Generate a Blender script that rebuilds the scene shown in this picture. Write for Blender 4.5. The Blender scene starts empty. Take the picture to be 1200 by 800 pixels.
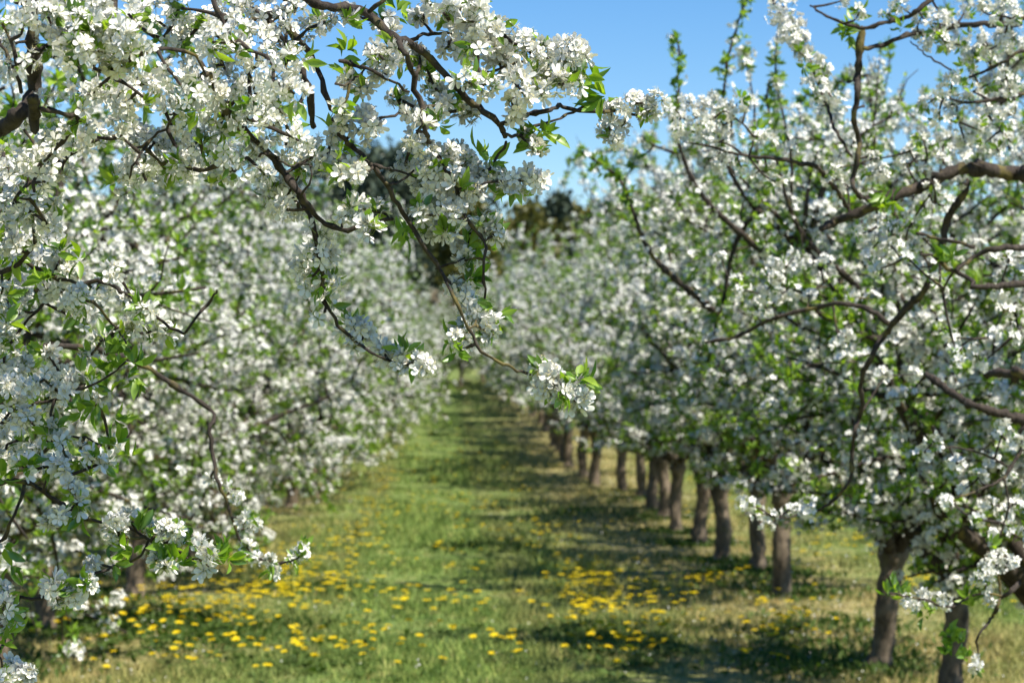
import bpy, math, random
import numpy as np
from mathutils import Vector, Matrix

rng = np.random.default_rng(7)
random.seed(7)
R = math.radians
scene = bpy.context.scene
COL = scene.collection

# ------------------------------------------------------------------ camera
FPX = 2740.0                 # focal length in pixels of a 1200 px wide picture
CAM = np.array([0.0, 0.0, 1.6])
VPX, VPY = 518.0, 440.0      # where the alley's direction (+Y) meets the picture
cd = bpy.data.cameras.new('camera')
cam = bpy.data.objects.new('camera', cd)
COL.objects.link(cam)
cam.location = CAM
yaw = math.atan((600 - VPX) / FPX)
pitch = math.atan((VPY - 400) / FPX)
cam.rotation_euler = (R(90) + pitch, 0, -yaw)
cd.sensor_width = 36.0
cd.lens = FPX / 1200 * 36.0
cd.clip_start = 0.05
cd.clip_end = 2000
cd.dof.use_dof = True
cd.dof.focus_distance = 3.2
cd.dof.aperture_fstop = 11.5
scene.camera = cam

# ------------------------------------------------------------------ light
SUN_EL, SUN_AZ = R(57), math.atan2(-0.62, 0.78)      # azimuth of the direction TO the sun, from +X
sun_dir = Vector((math.cos(SUN_EL) * math.cos(SUN_AZ), math.cos(SUN_EL) * math.sin(SUN_AZ), math.sin(SUN_EL)))
world = bpy.data.worlds.new('World')
scene.world = world
world.use_nodes = True
wn, wl = world.node_tree.nodes, world.node_tree.links
bg = wn['Background']
sky = wn.new('ShaderNodeTexSky')
sky.sky_type = 'NISHITA'
sky.sun_disc = False
sky.sun_elevation = SUN_EL
sky.sun_rotation = math.atan2(sun_dir.x, sun_dir.y)
sky.altitude = 600
sky.air_density = 1.0
sky.dust_density = 0.0
sky.ozone_density = 3.0
bg.inputs['Strength'].default_value = 0.095
hs = wn.new('ShaderNodeHueSaturation')
hs.inputs['Saturation'].default_value = 1.36
hs.inputs['Value'].default_value = 1.0
hs.inputs['Hue'].default_value = 0.506
wl.new(sky.outputs[0], hs.inputs['Color'])
wl.new(hs.outputs[0], bg.inputs[0])
sl = bpy.data.lights.new('sun', 'SUN')
sl.energy = 5.0
sl.angle = R(0.53)
sl.color = (1.0, 0.94, 0.83)
sun = bpy.data.objects.new('sun', sl)
COL.objects.link(sun)
sun.rotation_euler = sun_dir.to_track_quat('Z', 'Y').to_euler()
scene.view_settings.view_transform = 'Standard'
scene.view_settings.look = 'None'
scene.view_settings.exposure = 0.68
scene.view_settings.gamma = 1.0
cy = scene.cycles
cy.max_bounces = 6
cy.diffuse_bounces = 2
cy.glossy_bounces = 2
cy.transmission_bounces = 4
cy.transparent_max_bounces = 4
cy.caustics_reflective = False
cy.caustics_refractive = False
cy.sample_clamp_indirect = 4.0


# ------------------------------------------------------------------ materials
def mat_new(name):
    m = bpy.data.materials.new(name)
    m.use_nodes = True
    m.node_tree.nodes.clear()
    return m, m.node_tree.nodes, m.node_tree.links


def ramp(n, stops):
    r = n.new('ShaderNodeValToRGB')
    e = r.color_ramp.elements
    while len(e) < len(stops):
        e.new(0.5)
    for i, (p, c) in enumerate(stops):
        e[i].position = p
        e[i].color = (c[0], c[1], c[2], 1)
    return r


def thin_mat(name, stops, trans, tfac, gloss=0.06, rough=0.45):
    """petals and leaves: diffuse plus light coming through, a thin sheen"""
    m, n, l = mat_new(name)
    out = n.new('ShaderNodeOutputMaterial')
    g = n.new('ShaderNodeNewGeometry')
    r = ramp(n, stops)
    l.new(g.outputs['Random Per Island'], r.inputs[0])
    d = n.new('ShaderNodeBsdfDiffuse')
    t = n.new('ShaderNodeBsdfTranslucent')
    l.new(r.outputs[0], d.inputs[0])
    mx = n.new('ShaderNodeMix')
    mx.data_type = 'RGBA'
    mx.blend_type = 'MULTIPLY'
    mx.inputs[0].default_value = 1
    l.new(r.outputs[0], mx.inputs[6])
    mx.inputs[7].default_value = (*trans, 1)
    l.new(mx.outputs[2], t.inputs[0])
    s1 = n.new('ShaderNodeMixShader')
    s1.inputs[0].default_value = tfac
    l.new(d.outputs[0], s1.inputs[1])
    l.new(t.outputs[0], s1.inputs[2])
    gl = n.new('ShaderNodeBsdfGlossy')
    gl.inputs['Roughness'].default_value = rough
    s2 = n.new('ShaderNodeMixShader')
    s2.inputs[0].default_value = gloss
    l.new(s1.outputs[0], s2.inputs[1])
    l.new(gl.outputs[0], s2.inputs[2])
    l.new(s2.outputs[0], out.inputs[0])
    return m


M = {}
M['petal'] = thin_mat('petal_white', [(0, (.82, .81, .74)), (.5, (.87, .86, .80)), (1, (.89, .88, .83))], (1, 1, .96), .16, .02, .6)
M['stamen'] = thin_mat('stamen', [(0, (.75, .72, .45)), (1, (.8, .66, .25))], (1, 1, .9), .2, .02)
M['calyx'] = thin_mat('calyx', [(0, (.20, .28, .06)), (1, (.28, .34, .09))], (1, 1, .5), .25)
M['leaf'] = thin_mat('leaf_green', [(0, (.07, .16, .012)), (.4, (.17, .32, .022)), (1, (.32, .46, .04))], (1.6, 1.6, .5), .45, .07, .42)
M['grass_far'] = None


def bark_mat(name, dark, light, lichen, scale):
    m, n, l = mat_new(name)
    out = n.new('ShaderNodeOutputMaterial')
    b = n.new('ShaderNodeBsdfPrincipled')
    b.inputs['Roughness'].default_value = .85
    b.inputs['Specular IOR Level'].default_value = .25
    tc = n.new('ShaderNodeTexCoord')
    mp = n.new('ShaderNodeMapping')
    mp.inputs['Scale'].default_value = (1, 1, .45)
    l.new(tc.outputs['Object'], mp.inputs[0])
    no = n.new('ShaderNodeTexNoise')
    no.inputs['Scale'].default_value = scale
    no.inputs['Detail'].default_value = 8
    no.inputs['Roughness'].default_value = .65
    l.new(mp.outputs[0], no.inputs[0])
    r = ramp(n, [(.3, dark), (.5, [(a + c) / 2 for a, c in zip(dark, light)]), (.72, light)])
    l.new(no.outputs[0], r.inputs[0])
    n2 = n.new('ShaderNodeTexNoise')
    n2.inputs['Scale'].default_value = scale * .33
    n2.inputs['Detail'].default_value = 5
    l.new(tc.outputs['Object'], n2.inputs[0])
    r2 = ramp(n, [(.56, (0, 0, 0)), (.68, (1, 1, 1))])
    l.new(n2.outputs[0], r2.inputs[0])
    mx = n.new('ShaderNodeMix')
    mx.data_type = 'RGBA'
    l.new(r2.outputs[0], mx.inputs[0])
    l.new(r.outputs[0], mx.inputs[6])
    mx.inputs[7].default_value = (*lichen, 1)
    l.new(mx.outputs[2], b.inputs['Base Color'])
    bp = n.new('ShaderNodeBump')
    bp.inputs['Strength'].default_value = .8
    bp.inputs['Distance'].default_value = .01
    l.new(no.outputs[0], bp.inputs['Height'])
    l.new(bp.outputs[0], b.inputs['Normal'])
    l.new(b.outputs[0], out.inputs[0])
    return m


M['bark'] = bark_mat('bark_branch', (.016, .012, .010), (.095, .076, .060), (.16, .13, .045), 60)
M['trunk'] = bark_mat('bark_trunk', (.030, .023, .016), (.27, .21, .145), (.17, .15, .07), 22)


def ground_color(n, l, dry=0.0, bright=1.0):
    """grass colour by place: lush alley, dry mown strips under the tree rows, patches of both"""
    tc = n.new('ShaderNodeNewGeometry')
    sp = n.new('ShaderNodeSeparateXYZ')
    l.new(tc.outputs['Position'], sp.inputs[0])
    w = n.new('ShaderNodeMath')          # distance from alley centre lines repeats every 4.93 m
    w.operation = 'PINGPONG'
    ad = n.new('ShaderNodeMath')
    ad.operation = 'ADD'
    ad.inputs[1].default_value = 0.15
    l.new(sp.outputs[0], ad.inputs[0])
    l.new(ad.outputs[0], w.inputs[0])
    w.inputs[1].default_value = 2.465
    no = n.new('ShaderNodeTexNoise')
    no.inputs['Scale'].default_value = .9
    no.inputs['Detail'].default_value = 6
    no.inputs['Roughness'].default_value = .6
    l.new(tc.outputs['Position'], no.inputs[0])
    a2 = n.new('ShaderNodeMath')
    a2.operation = 'MULTIPLY_ADD'
    a2.inputs[1].default_value = 2.6
    a2.inputs[2].default_value = -1.3
    l.new(no.outputs[0], a2.inputs[0])
    a3 = n.new('ShaderNodeMath')
    a3.operation = 'ADD'
    l.new(w.outputs[0], a3.inputs[0])
    l.new(a2.outputs[0], a3.inputs[1])
    mr = n.new('ShaderNodeMapRange')
    mr.inputs[1].default_value = .75
    mr.inputs[2].default_value = 1.9
    l.new(a3.outputs[0], mr.inputs[0])
    n2 = n.new('ShaderNodeTexNoise')
    n2.inputs['Scale'].default_value = 5.0
    n2.inputs['Detail'].default_value = 7
    n2.inputs['Roughness'].default_value = .7
    l.new(tc.outputs['Position'], n2.inputs[0])
    b = bright
    lush = ramp(n, [(.3, (.06 * b, .105 * b, .03 * b)), (.46, (.115 * b, .17 * b, .046 * b)), (.58, (.17 * b, .205 * b, .065 * b)), (.72, (.27 * b, .23 * b, .115 * b))])
    dryr = ramp(n, [(.3, (.10 * b, .115 * b, .03 * b)), (.5, (.22 * b, .20 * b, .085 * b)), (.72, (.36 * b, .29 * b, .15 * b))])
    l.new(n2.outputs[0], lush.inputs[0])
    l.new(n2.outputs[0], dryr.inputs[0])
    mx = n.new('ShaderNodeMix')
    mx.data_type = 'RGBA'
    l.new(mr.outputs[0], mx.inputs[0])
    l.new(lush.outputs[0], mx.inputs[6])
    l.new(dryr.outputs[0], mx.inputs[7])
    tr = n.new('ShaderNodeMath')         # two worn wheel tracks along the alley
    tr.operation = 'SUBTRACT'
    l.new(w.outputs[0], tr.inputs[0])
    tr.inputs[1].default_value = .72
    ta = n.new('ShaderNodeMath')
    ta.operation = 'ABSOLUTE'
    l.new(tr.outputs[0], ta.inputs[0])
    tm = n.new('ShaderNodeMapRange')
    tm.inputs[1].default_value = .05
    tm.inputs[2].default_value = .26
    tm.inputs[3].default_value = .55
    tm.inputs[4].default_value = 0
    l.new(ta.outputs[0], tm.inputs[0])
    tn = n.new('ShaderNodeMath')
    tn.operation = 'MULTIPLY'
    l.new(tm.outputs[0], tn.inputs[0])
    l.new(no.outputs[0], tn.inputs[1])
    m2 = n.new('ShaderNodeMix')
    m2.data_type = 'RGBA'
    l.new(tn.outputs[0], m2.inputs[0])
    l.new(mx.outputs[2], m2.inputs[6])
    m2.inputs[7].default_value = (.15 * b, .12 * b, .06 * b, 1)
    return m2.outputs[2]


def make_ground_mat():
    m, n, l = mat_new('orchard_soil')
    out = n.new('ShaderNodeOutputMaterial')
    b = n.new('ShaderNodeBsdfPrincipled')
    b.inputs['Roughness'].default_value = 1
    b.inputs['Specular IOR Level'].default_value = .05
    c = ground_color(n, l, bright=1.1)
    l.new(c, b.inputs['Base Color'])
    l.new(b.outputs[0], out.inputs[0])
    return m


def make_grass_mat():
    m, n, l = mat_new('grass_blades')
    out = n.new('ShaderNodeOutputMaterial')
    c = ground_color(n, l, bright=1.8)
    g = n.new('ShaderNodeNewGeometry')
    r = ramp(n, [(0, (.6, .6, .55)), (.5, (1, 1, 1)), (.9, (1.35, 1.3, 1.2)), (1, (1.9, 1.6, 1.5))])
    l.new(g.outputs['Random Per Island'], r.inputs[0])
    mx = n.new('ShaderNodeMix')
    mx.data_type = 'RGBA'
    mx.blend_type = 'MULTIPLY'
    mx.inputs[0].default_value = 1
    l.new(c, mx.inputs[6])
    l.new(r.outputs[0], mx.inputs[7])
    d = n.new('ShaderNodeBsdfDiffuse')
    t = n.new('ShaderNodeBsdfTranslucent')
    l.new(mx.outputs[2], d.inputs[0])
    l.new(mx.outputs[2], t.inputs[0])
    s = n.new('ShaderNodeMixShader')
    s.inputs[0].default_value = .35
    l.new(d.outputs[0], s.inputs[1])
    l.new(t.outputs[0], s.inputs[2])
    l.new(s.outputs[0], out.inputs[0])
    return m


M['ground'] = make_ground_mat()
M['grass'] = make_grass_mat()
M['weed'] = thin_mat('weed_leaf', [(0, (.045, .085, .014)), (1, (.10, .16, .03))], (1.3, 1.5, .6), .3, .02, .7)
M['dandelion'] = thin_mat('dandelion_yellow', [(0, (.86, .64, .012)), (1, (.92, .78, .025))], (1, .9, .4), .2, .02)
M['wood_dark'] = thin_mat('evergreen_foliage', [(0, (.03, .05, .035)), (.6, (.065, .09, .06)), (1, (.10, .13, .08))], (1, 1, 1), .1, .03)
M['wood_olive'] = thin_mat('olive_foliage', [(0, (.07, .085, .018)), (.6, (.13, .13, .03)), (1, (.20, .18, .045))], (1.2, 1.2, .8), .3, .03)
M['wood_brown'] = thin_mat('bare_twigs', [(0, (.10, .085, .05)), (1, (.22, .18, .11))], (1, 1, 1), .1, .02)


# ------------------------------------------------------------------ mesh helpers
class Acc:
    """collects vertices and faces and links them as ONE mesh object"""
    def __init__(s):
        s.v, s.f, s.n = [], [], 0

    def add(s, verts, faces, mi=0):
        verts = np.asarray(verts, dtype=np.float32).reshape(-1, 3)
        faces = np.asarray(faces, dtype=np.int64)
        s.v.append(verts)
        s.f.append((faces + s.n, mi))
        s.n += len(verts)

    def add_multi(s, verts, groups):
        verts = np.asarray(verts, dtype=np.float32).reshape(-1, 3)
        s.v.append(verts)
        for faces, mi in groups:
            s.f.append((np.asarray(faces, dtype=np.int64) + s.n, mi))
        s.n += len(verts)

    def mesh(s, name, mats, smooth=True):
        me = bpy.data.meshes.new(name)
        V = np.concatenate(s.v)
        me.vertices.add(len(V))
        me.vertices.foreach_set('co', V.ravel())
        idx = np.concatenate([f.ravel() for f, _ in s.f]).astype(np.int32)
        tot = np.concatenate([np.full(len(f), f.shape[1], dtype=np.int32) for f, _ in s.f])
        mi = np.concatenate([np.full(len(f), m, dtype=np.int32) for f, m in s.f])
        start = np.concatenate([[0], np.cumsum(tot)[:-1]]).astype(np.int32)
        me.loops.add(len(idx))
        me.loops.foreach_set('vertex_index', idx)
        me.polygons.add(len(tot))
        me.polygons.foreach_set('loop_start', start)
        me.polygons.foreach_set('material_index', mi)
        me.polygons.foreach_set('use_smooth', np.full(len(tot), smooth))
        for m in mats:
            me.materials.append(m)
        me.update(calc_edges=True)
        me.validate()
        return me

    def obj(s, name, mats, parent=None, smooth=True):
        return link(name, s.mesh(name, mats, smooth), parent)


def link(name, me, parent=None):
    o = bpy.data.objects.new(name, me)
    COL.objects.link(o)
    if parent is not None:
        o.parent = parent
    return o


def tag(o, label=None, cat=None, group=None, kind=None):
    if label:
        o['label'] = label
    if cat:
        o['category'] = cat
    if group:
        o['group'] = group
    if kind:
        o['kind'] = kind
    return o


def root(name, loc, label, cat, group=None, rz=0.0):
    o = bpy.data.objects.new(name, None)
    COL.objects.link(o)
    o.empty_display_size = .2
    o.location = loc
    o.rotation_euler = (0, 0, rz)
    return tag(o, label, cat, group)


def unit(a):
    a = np.asarray(a, dtype=float)
    return a / np.maximum(np.linalg.norm(a, axis=-1, keepdims=True), 1e-9)


def place(tmpl, pos, nrm, scale, spin):
    """copies of a template (Z is its axis) at every position; returns (N*V,3)"""
    N = len(pos)
    nrm = unit(nrm)
    ref = np.where(np.abs(nrm[:, 2:3]) < .9, np.array([[0, 0, 1.]]), np.array([[1., 0, 0]]))
    x = unit(np.cross(ref, nrm))
    y = np.cross(nrm, x)
    c, s_ = np.cos(spin)[:, None], np.sin(spin)[:, None]
    x2 = x * c + y * s_
    y2 = -x * s_ + y * c
    B = np.stack([x2, y2, nrm], axis=1)            # (N,3,3)
    out = np.einsum('vk,nkj->nvj', tmpl, B) * np.asarray(scale).reshape(-1, 1, 1) + pos[:, None, :]
    return out.reshape(-1, 3)


def scatter(acc, tmpl, pos, nrm, scale, spin):
    verts, groups = tmpl
    if len(pos) == 0:
        return
    P = place(verts, pos, nrm, scale, spin)
    off = (np.arange(len(pos)) * len(verts))[:, None, None]
    acc.add_multi(P, [((f[None] + off).reshape(-1, f.shape[1]), mi) for f, mi in groups])


def tube(acc, pts, rad, sides=5, mi=0, knob=0.0):
    pts = np.asarray(pts, dtype=float)
    rad = np.asarray(rad, dtype=float)
    e, e0 = unit(pts[-1] - pts[-2]), unit(pts[0] - pts[1])
    pts = np.vstack([pts[0] + e0 * rad[0] * .7, pts, pts[-1] + e * rad[-1] * .9])
    rad = np.concatenate([[rad[0] * .1], rad, [rad[-1] * .1]])
    n = len(pts)
    t = np.gradient(pts, axis=0)
    t = unit(t)
    axes = np.array([[1., .02, .01], [.02, 1., .01], [.01, .02, 1.], [.6, .5, -.6]])
    axes /= np.linalg.norm(axes, axis=1, keepdims=True)
    ref = axes[int(np.argmin(np.abs(t @ axes.T).max(axis=0)))]
    x = unit(np.cross(t, ref[None]))
    y = np.cross(t, x)
    a = np.linspace(0, 2 * np.pi, sides, endpoint=False)
    rr = np.repeat(rad[:, None], sides, 1)
    if knob:
        rr = rr * (1 + knob * rng.normal(size=rr.shape)) * (1 + knob * rng.normal(size=(n, 1)))
    V = pts[:, None] + rr[:, :, None] * (np.cos(a)[None, :, None] * x[:, None] + np.sin(a)[None, :, None] * y[:, None])
    i = np.arange(n - 1)[:, None] * sides
    j = np.arange(sides)[None]
    k = (j + 1) % sides
    F = np.stack([i + j, i + k, i + sides + k, i + sides + j], -1).reshape(-1, 4)
    acc.add(V.reshape(-1, 3), F, mi)


def spline(pts, step):
    """Catmull-Rom through the points, sampled about every `step`; columns past 3 ride along"""
    p = np.asarray(pts, dtype=float)
    q = np.vstack([2 * p[0] - p[1], p, 2 * p[-1] - p[-2]])
    out = []
    for i in range(1, len(q) - 2):
        L = np.linalg.norm(q[i + 1, :3] - q[i, :3])
        m = max(1, int(round(L / step)))
        for t in np.arange(m) / m:
            out.append(.5 * ((2 * q[i]) + (-q[i - 1] + q[i + 1]) * t + (2 * q[i - 1] - 5 * q[i] + 4 * q[i + 1] - q[i + 2]) * t * t
                             + (-q[i - 1] + 3 * q[i] - 3 * q[i + 1] + q[i + 2]) * t ** 3))
    out.append(p[-1])
    return np.array(out)


# ------------------------------------------------------------------ flower and leaf templates
def flower_template(lod, seed):
    r = np.random.default_rng(seed)
    V, Q, T, TS, CAL = [], [], [], [], []
    n = 0
    openv = r.uniform(.05, .40) if seed % 6 != 5 else .85
    for i in range(5):
        a = i * 2 * math.pi / 5 + r.normal(0, .07)
        ln = r.uniform(.9, 1.05)
        lift = openv + r.normal(0, .10)
        wv = r.uniform(.9, 1.12)
        if lod == 2:
            ts, ws = [.10, .32, .6, .86, 1.0], [.04, .15, .285, .26, .11]
        elif lod == 1:
            ts, ws = [.12, .62, 1.0], [.09, .36, .20]
        else:
            ts, ws = [.08, .66, 1.0], None
        d = np.array([math.cos(a), math.sin(a)])
        p = np.array([-d[1], d[0]])
        if lod == 0:
            zt = lift * .45
            V += [[*(d * .08), 0], [*(d * .62 * ln - p * .37), zt + .04], [*(d * ln), zt * 1.5], [*(d * .62 * ln + p * .37), zt + .04]]
            Q.append([n, n + 1, n + 2, n + 3])
            n += 4
            continue
        for k, (t, w) in enumerate(zip(ts, ws)):
            c = d * t * ln
            z = lift * t ** 1.3 - .10 * max(0, t - .7) * 2
            cup = .28 * w * wv
            tw = r.normal(0, .02)
            V += [[*(c - p * w * wv), z + cup + tw], [*c, z], [*(c + p * w * wv), z + cup - tw]]
            if k:
                b = n + (k - 1) * 3
                Q += [[b, b + 1, b + 4, b + 3], [b + 1, b + 2, b + 5, b + 4]]
        n += 3 * len(ts)
    # greenish centre
    m = 5
    cen = n
    V.append([0, 0, .09])
    for i in range(m):
        a = i * 2 * math.pi / m
        V.append([.15 * math.cos(a), .15 * math.sin(a), .03])
        CAL.append([cen, cen + 1 + i, cen + 1 + (i + 1) % m])
    n += m + 1
    if lod == 2:
        for i in range(18):
            a = r.uniform(0, 6.28)
            e = r.uniform(.15, .95)
            L = r.uniform(.55, .92)
            dv = np.array([math.cos(a) * math.sin(e), math.sin(a) * math.sin(e), math.cos(e)])
            s_ = unit(np.cross(dv, [0.3, .5, .8]))
            b0 = dv * .05
            tip = dv * L
            V += [list(b0 - s_ * .026), list(b0 + s_ * .026), list(tip)]
            TS.append([n, n + 1, n + 2])
            n += 3
            u = np.cross(dv, s_)
            V += [list(tip - s_ * .055), list(tip + u * .055), list(tip + s_ * .055), list(tip - u * .055)]
            T.append([n, n + 1, n + 2, n + 3])
            n += 4
    if lod >= 1:     # calyx star and stalk
        for i in range(5):
            a = i * 2 * math.pi / 5 + .6
            V += [[.06 * math.cos(a - .9), .06 * math.sin(a - .9), -.06], [.40 * math.cos(a), .40 * math.sin(a), -.02],
                  [.06 * math.cos(a + .9), .06 * math.sin(a + .9), -.06]]
            CAL.append([n, n + 1, n + 2])
            n += 3
        b = r.normal(0, .15, 2)
        for q in (0, 2.09, 4.19):
            V += [[.045 * math.cos(q), .045 * math.sin(q), -.03], [b[0] + .04 * math.cos(q), b[1] + .04 * math.sin(q), -1.15]]
        for q in range(3):
            w = (q + 1) % 3
            CAL.append([n + 2 * q, n + 2 * w, n + 2 * w + 1])
            CAL.append([n + 2 * q, n + 2 * w + 1, n + 2 * q + 1])
        n += 6
    groups = [(np.array(Q), 0), (np.array(CAL), 2)]
    if TS:
        groups += [(np.array(TS), 0), (np.array(T), 1)]
    return np.array(V, dtype=float), groups


FLOWERS = {lod: [flower_template(lod, 100 * lod + s) for s in range(6)] for lod in (0, 1, 2)}
FMATS = [M['petal'], M['stamen'], M['calyx']]


def leaf_template(lod, seed):
    """leaf growing along +Z, blade spread along X, folded at the midrib and curling along Y"""
    r = np.random.default_rng(seed)
    if lod == 0:
        V = [[0, 0, 0], [-.23, .10, .5], [0, 0, .55], [.23, .10, .5], [0, .18, 1]]
        return np.array(V, dtype=float), [(np.array([[0, 2, 1], [0, 3, 2], [1, 2, 4], [2, 3, 4]]), 0)]
    ts = [0, .14, .38, .65, .88, 1.0]
    ws = [.015, .07, .185, .19, .09, .005]
    curl = r.uniform(.1, .5)
    fold = r.uniform(.25, .7)
    V, Q = [], []
    for k, (t, w) in enumerate(zip(ts, ws)):
        y = curl * t * t
        V += [[-w, y - w * fold, t], [0, y, t], [w, y - w * fold, t]]
        if k:
            b = (k - 1) * 3
            Q += [[b, b + 1, b + 4, b + 3], [b + 1, b + 2, b + 5, b + 4]]
    return np.array(V, dtype=float), [(np.array(Q), 0)]


LEAVES = {lod: [leaf_template(lod, 40 + lod * 10 + s) for s in range(5)] for lod in (0, 1)}


def put_flowers(acc, pos, nrm, size, lod):
    pos, nrm = np.asarray(pos), np.asarray(nrm)
    if len(pos) == 0:
        return
    k = rng.integers(0, 6, len(pos))
    for q in range(6):
        s_ = k == q
        scatter(acc, FLOWERS[lod][q], pos[s_], nrm[s_], size * rng.uniform(.82, 1.12, s_.sum()), rng.uniform(0, 6.28, s_.sum()))


def put_leaves(acc, pos, nrm, size, lod):
    pos, nrm = np.asarray(pos), np.asarray(nrm)
    if len(pos) == 0:
        return
    lod = min(lod, 1)
    k = rng.integers(0, 5, len(pos))
    for q in range(5):
        s_ = k == q
        scatter(acc, LEAVES[lod][q], pos[s_], nrm[s_], size * rng.uniform(.55, 1.2, s_.sum()), rng.uniform(0, 6.28, s_.sum()))


# ------------------------------------------------------------------ ground
def gz(x, y):
    y = np.asarray(y, dtype=float)
    x = np.asarray(x, dtype=float)
    t = np.clip(y - 30, 0, 30)
    z = .00140 * t * t + .084 * np.clip(y - 60, 0, 40) * .55
    return z + .025 * np.sin(x * 1.3 + 1) * np.cos(y * .55) + .012 * np.sin(x * 3.1 + y * 1.7)


def build_ground():
    xs = np.concatenate([np.linspace(-600, -30, 14), np.linspace(-28, 28, 113), np.linspace(30, 600, 14)])
    ys = np.concatenate([np.linspace(-60, -4, 8), np.linspace(-2, 110, 225), np.linspace(115, 1200, 22)])
    X, Y = np.meshgrid(xs, ys)
    Z = gz(X, Y)
    a = Acc()
    n, m = len(xs), len(ys)
    i = np.arange(m - 1)[:, None] * n
    j = np.arange(n - 1)[None]
    F = np.stack([i + j, i + j + 1, i + j + 1 + n, i + j + n], -1).reshape(-1, 4)
    a.add(np.stack([X, Y, Z], -1).reshape(-1, 3), F)
    o = a.obj('ground', [M['ground']])
    tag(o, 'mown orchard ground under the grass alley and tree rows', 'ground', kind='structure')


def build_grass():
    T = 36000
    u = rng.random(T)
    ty = 9.5 * (64 / 9.5) ** u                      # thinner with distance
    tx = rng.uniform(-1, 1, T) * (.29 * ty + 1.5)
    th = rng.uniform(.5, 1.35, T)
    B = 13
    N = T * B
    sp = np.repeat(.035 + .0022 * ty, B)
    y = np.repeat(ty, B)
    x2 = np.repeat(tx, B) + rng.normal(0, 1, N) * sp
    y2 = y + rng.normal(0, 1, N) * sp * 1.3
    tuft = np.repeat(th, B)
    z = gz(x2, y2)
    strip = np.abs(((x2 + .15 + 2.465) % 4.93) - 2.465)      # 0 at alley centre, 2.46 at a tree row
    patch = .7 + .5 * np.sin(x2 * 1.9 + 2 * np.sin(y2 * .8)) * np.sin(y2 * 1.3 + 1.5 * np.sin(x2))
    h = rng.uniform(.03, .085, N) * tuft * patch * np.where(strip > 1.5, .75, 1.0)
    h *= 1 + .01 * (y - 12)
    w = (.0035 + .00030 * y)
    a = rng.uniform(0, 6.28, N)
    lean = rng.uniform(.2, 1.1, N) * h
    la = rng.uniform(0, 6.28, N)
    dx, dy = np.cos(a) * w, np.sin(a) * w
    V = np.empty((N, 3, 3))
    V[:, 0] = np.stack([x2 - dx, y2 - dy, z - .01], -1)
    V[:, 1] = np.stack([x2 + dx, y2 + dy, z - .01], -1)
    V[:, 2] = np.stack([x2 + np.cos(la) * lean, y2 + np.sin(la) * lean, z + h], -1)
    acc = Acc()
    acc.add(V.reshape(-1, 3), np.arange(N * 3).reshape(-1, 3))
    o = acc.obj('grass', [M['grass']], smooth=False)
    tag(o, 'short green and straw coloured grass covering the orchard floor', 'grass', kind='stuff')


def P(px, py, d):
    """point at picture position (px,py) and distance d along the alley (+Y)"""
    return np.array([(px - VPX) / FPX * d, d, CAM[2] - (py - VPY) / FPX * d])


def on_ground(px, py):
    lo, hi = 6.0, 75.0
    for _ in range(40):
        m = (lo + hi) / 2
        q = P(px, py, m)
        if q[2] > gz(q[0], m):
            lo = m
        else:
            hi = m
    return P(px, py, lo)


build_ground()
build_grass()


# ------------------------------------------------------------------ plum trees
def envelope(z, low=False):
    if low:
        return np.interp(z, [0, .3, .5, .9, 1.5, 2.2, 2.9, 3.4, 3.9, 4.4], [0, .5, 1.25, 1.6, 1.75, 1.7, 1.5, 1.15, .75, .3])
    zs = [0, .6, .8, 1.1, 1.5, 2.2, 2.9, 3.4, 3.9, 4.4]
    rs = [0, .1, .5, 1.25, 1.65, 1.7, 1.5, 1.15, .75, .3]
    return np.interp(z, zs, rs)


def walk(p, d, L, step, wander, up, r):
    """a crooked polyline: starts at p along d, `up` bends it (+ rises, - droops)"""
    pts = [np.array(p)]
    d = unit(d)
    for _ in range(max(2, int(L / step))):
        d = unit(d + r.normal(0, wander, 3) + np.array([0, 0, up]))
        pts.append(pts[-1] + d * step)
    return np.array(pts)


def side_dir(d, r, ang):
    d = unit(d)
    v = unit(np.cross(d, r.normal(size=3)))
    return unit(d * math.cos(ang) + v * math.sin(ang))


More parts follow.
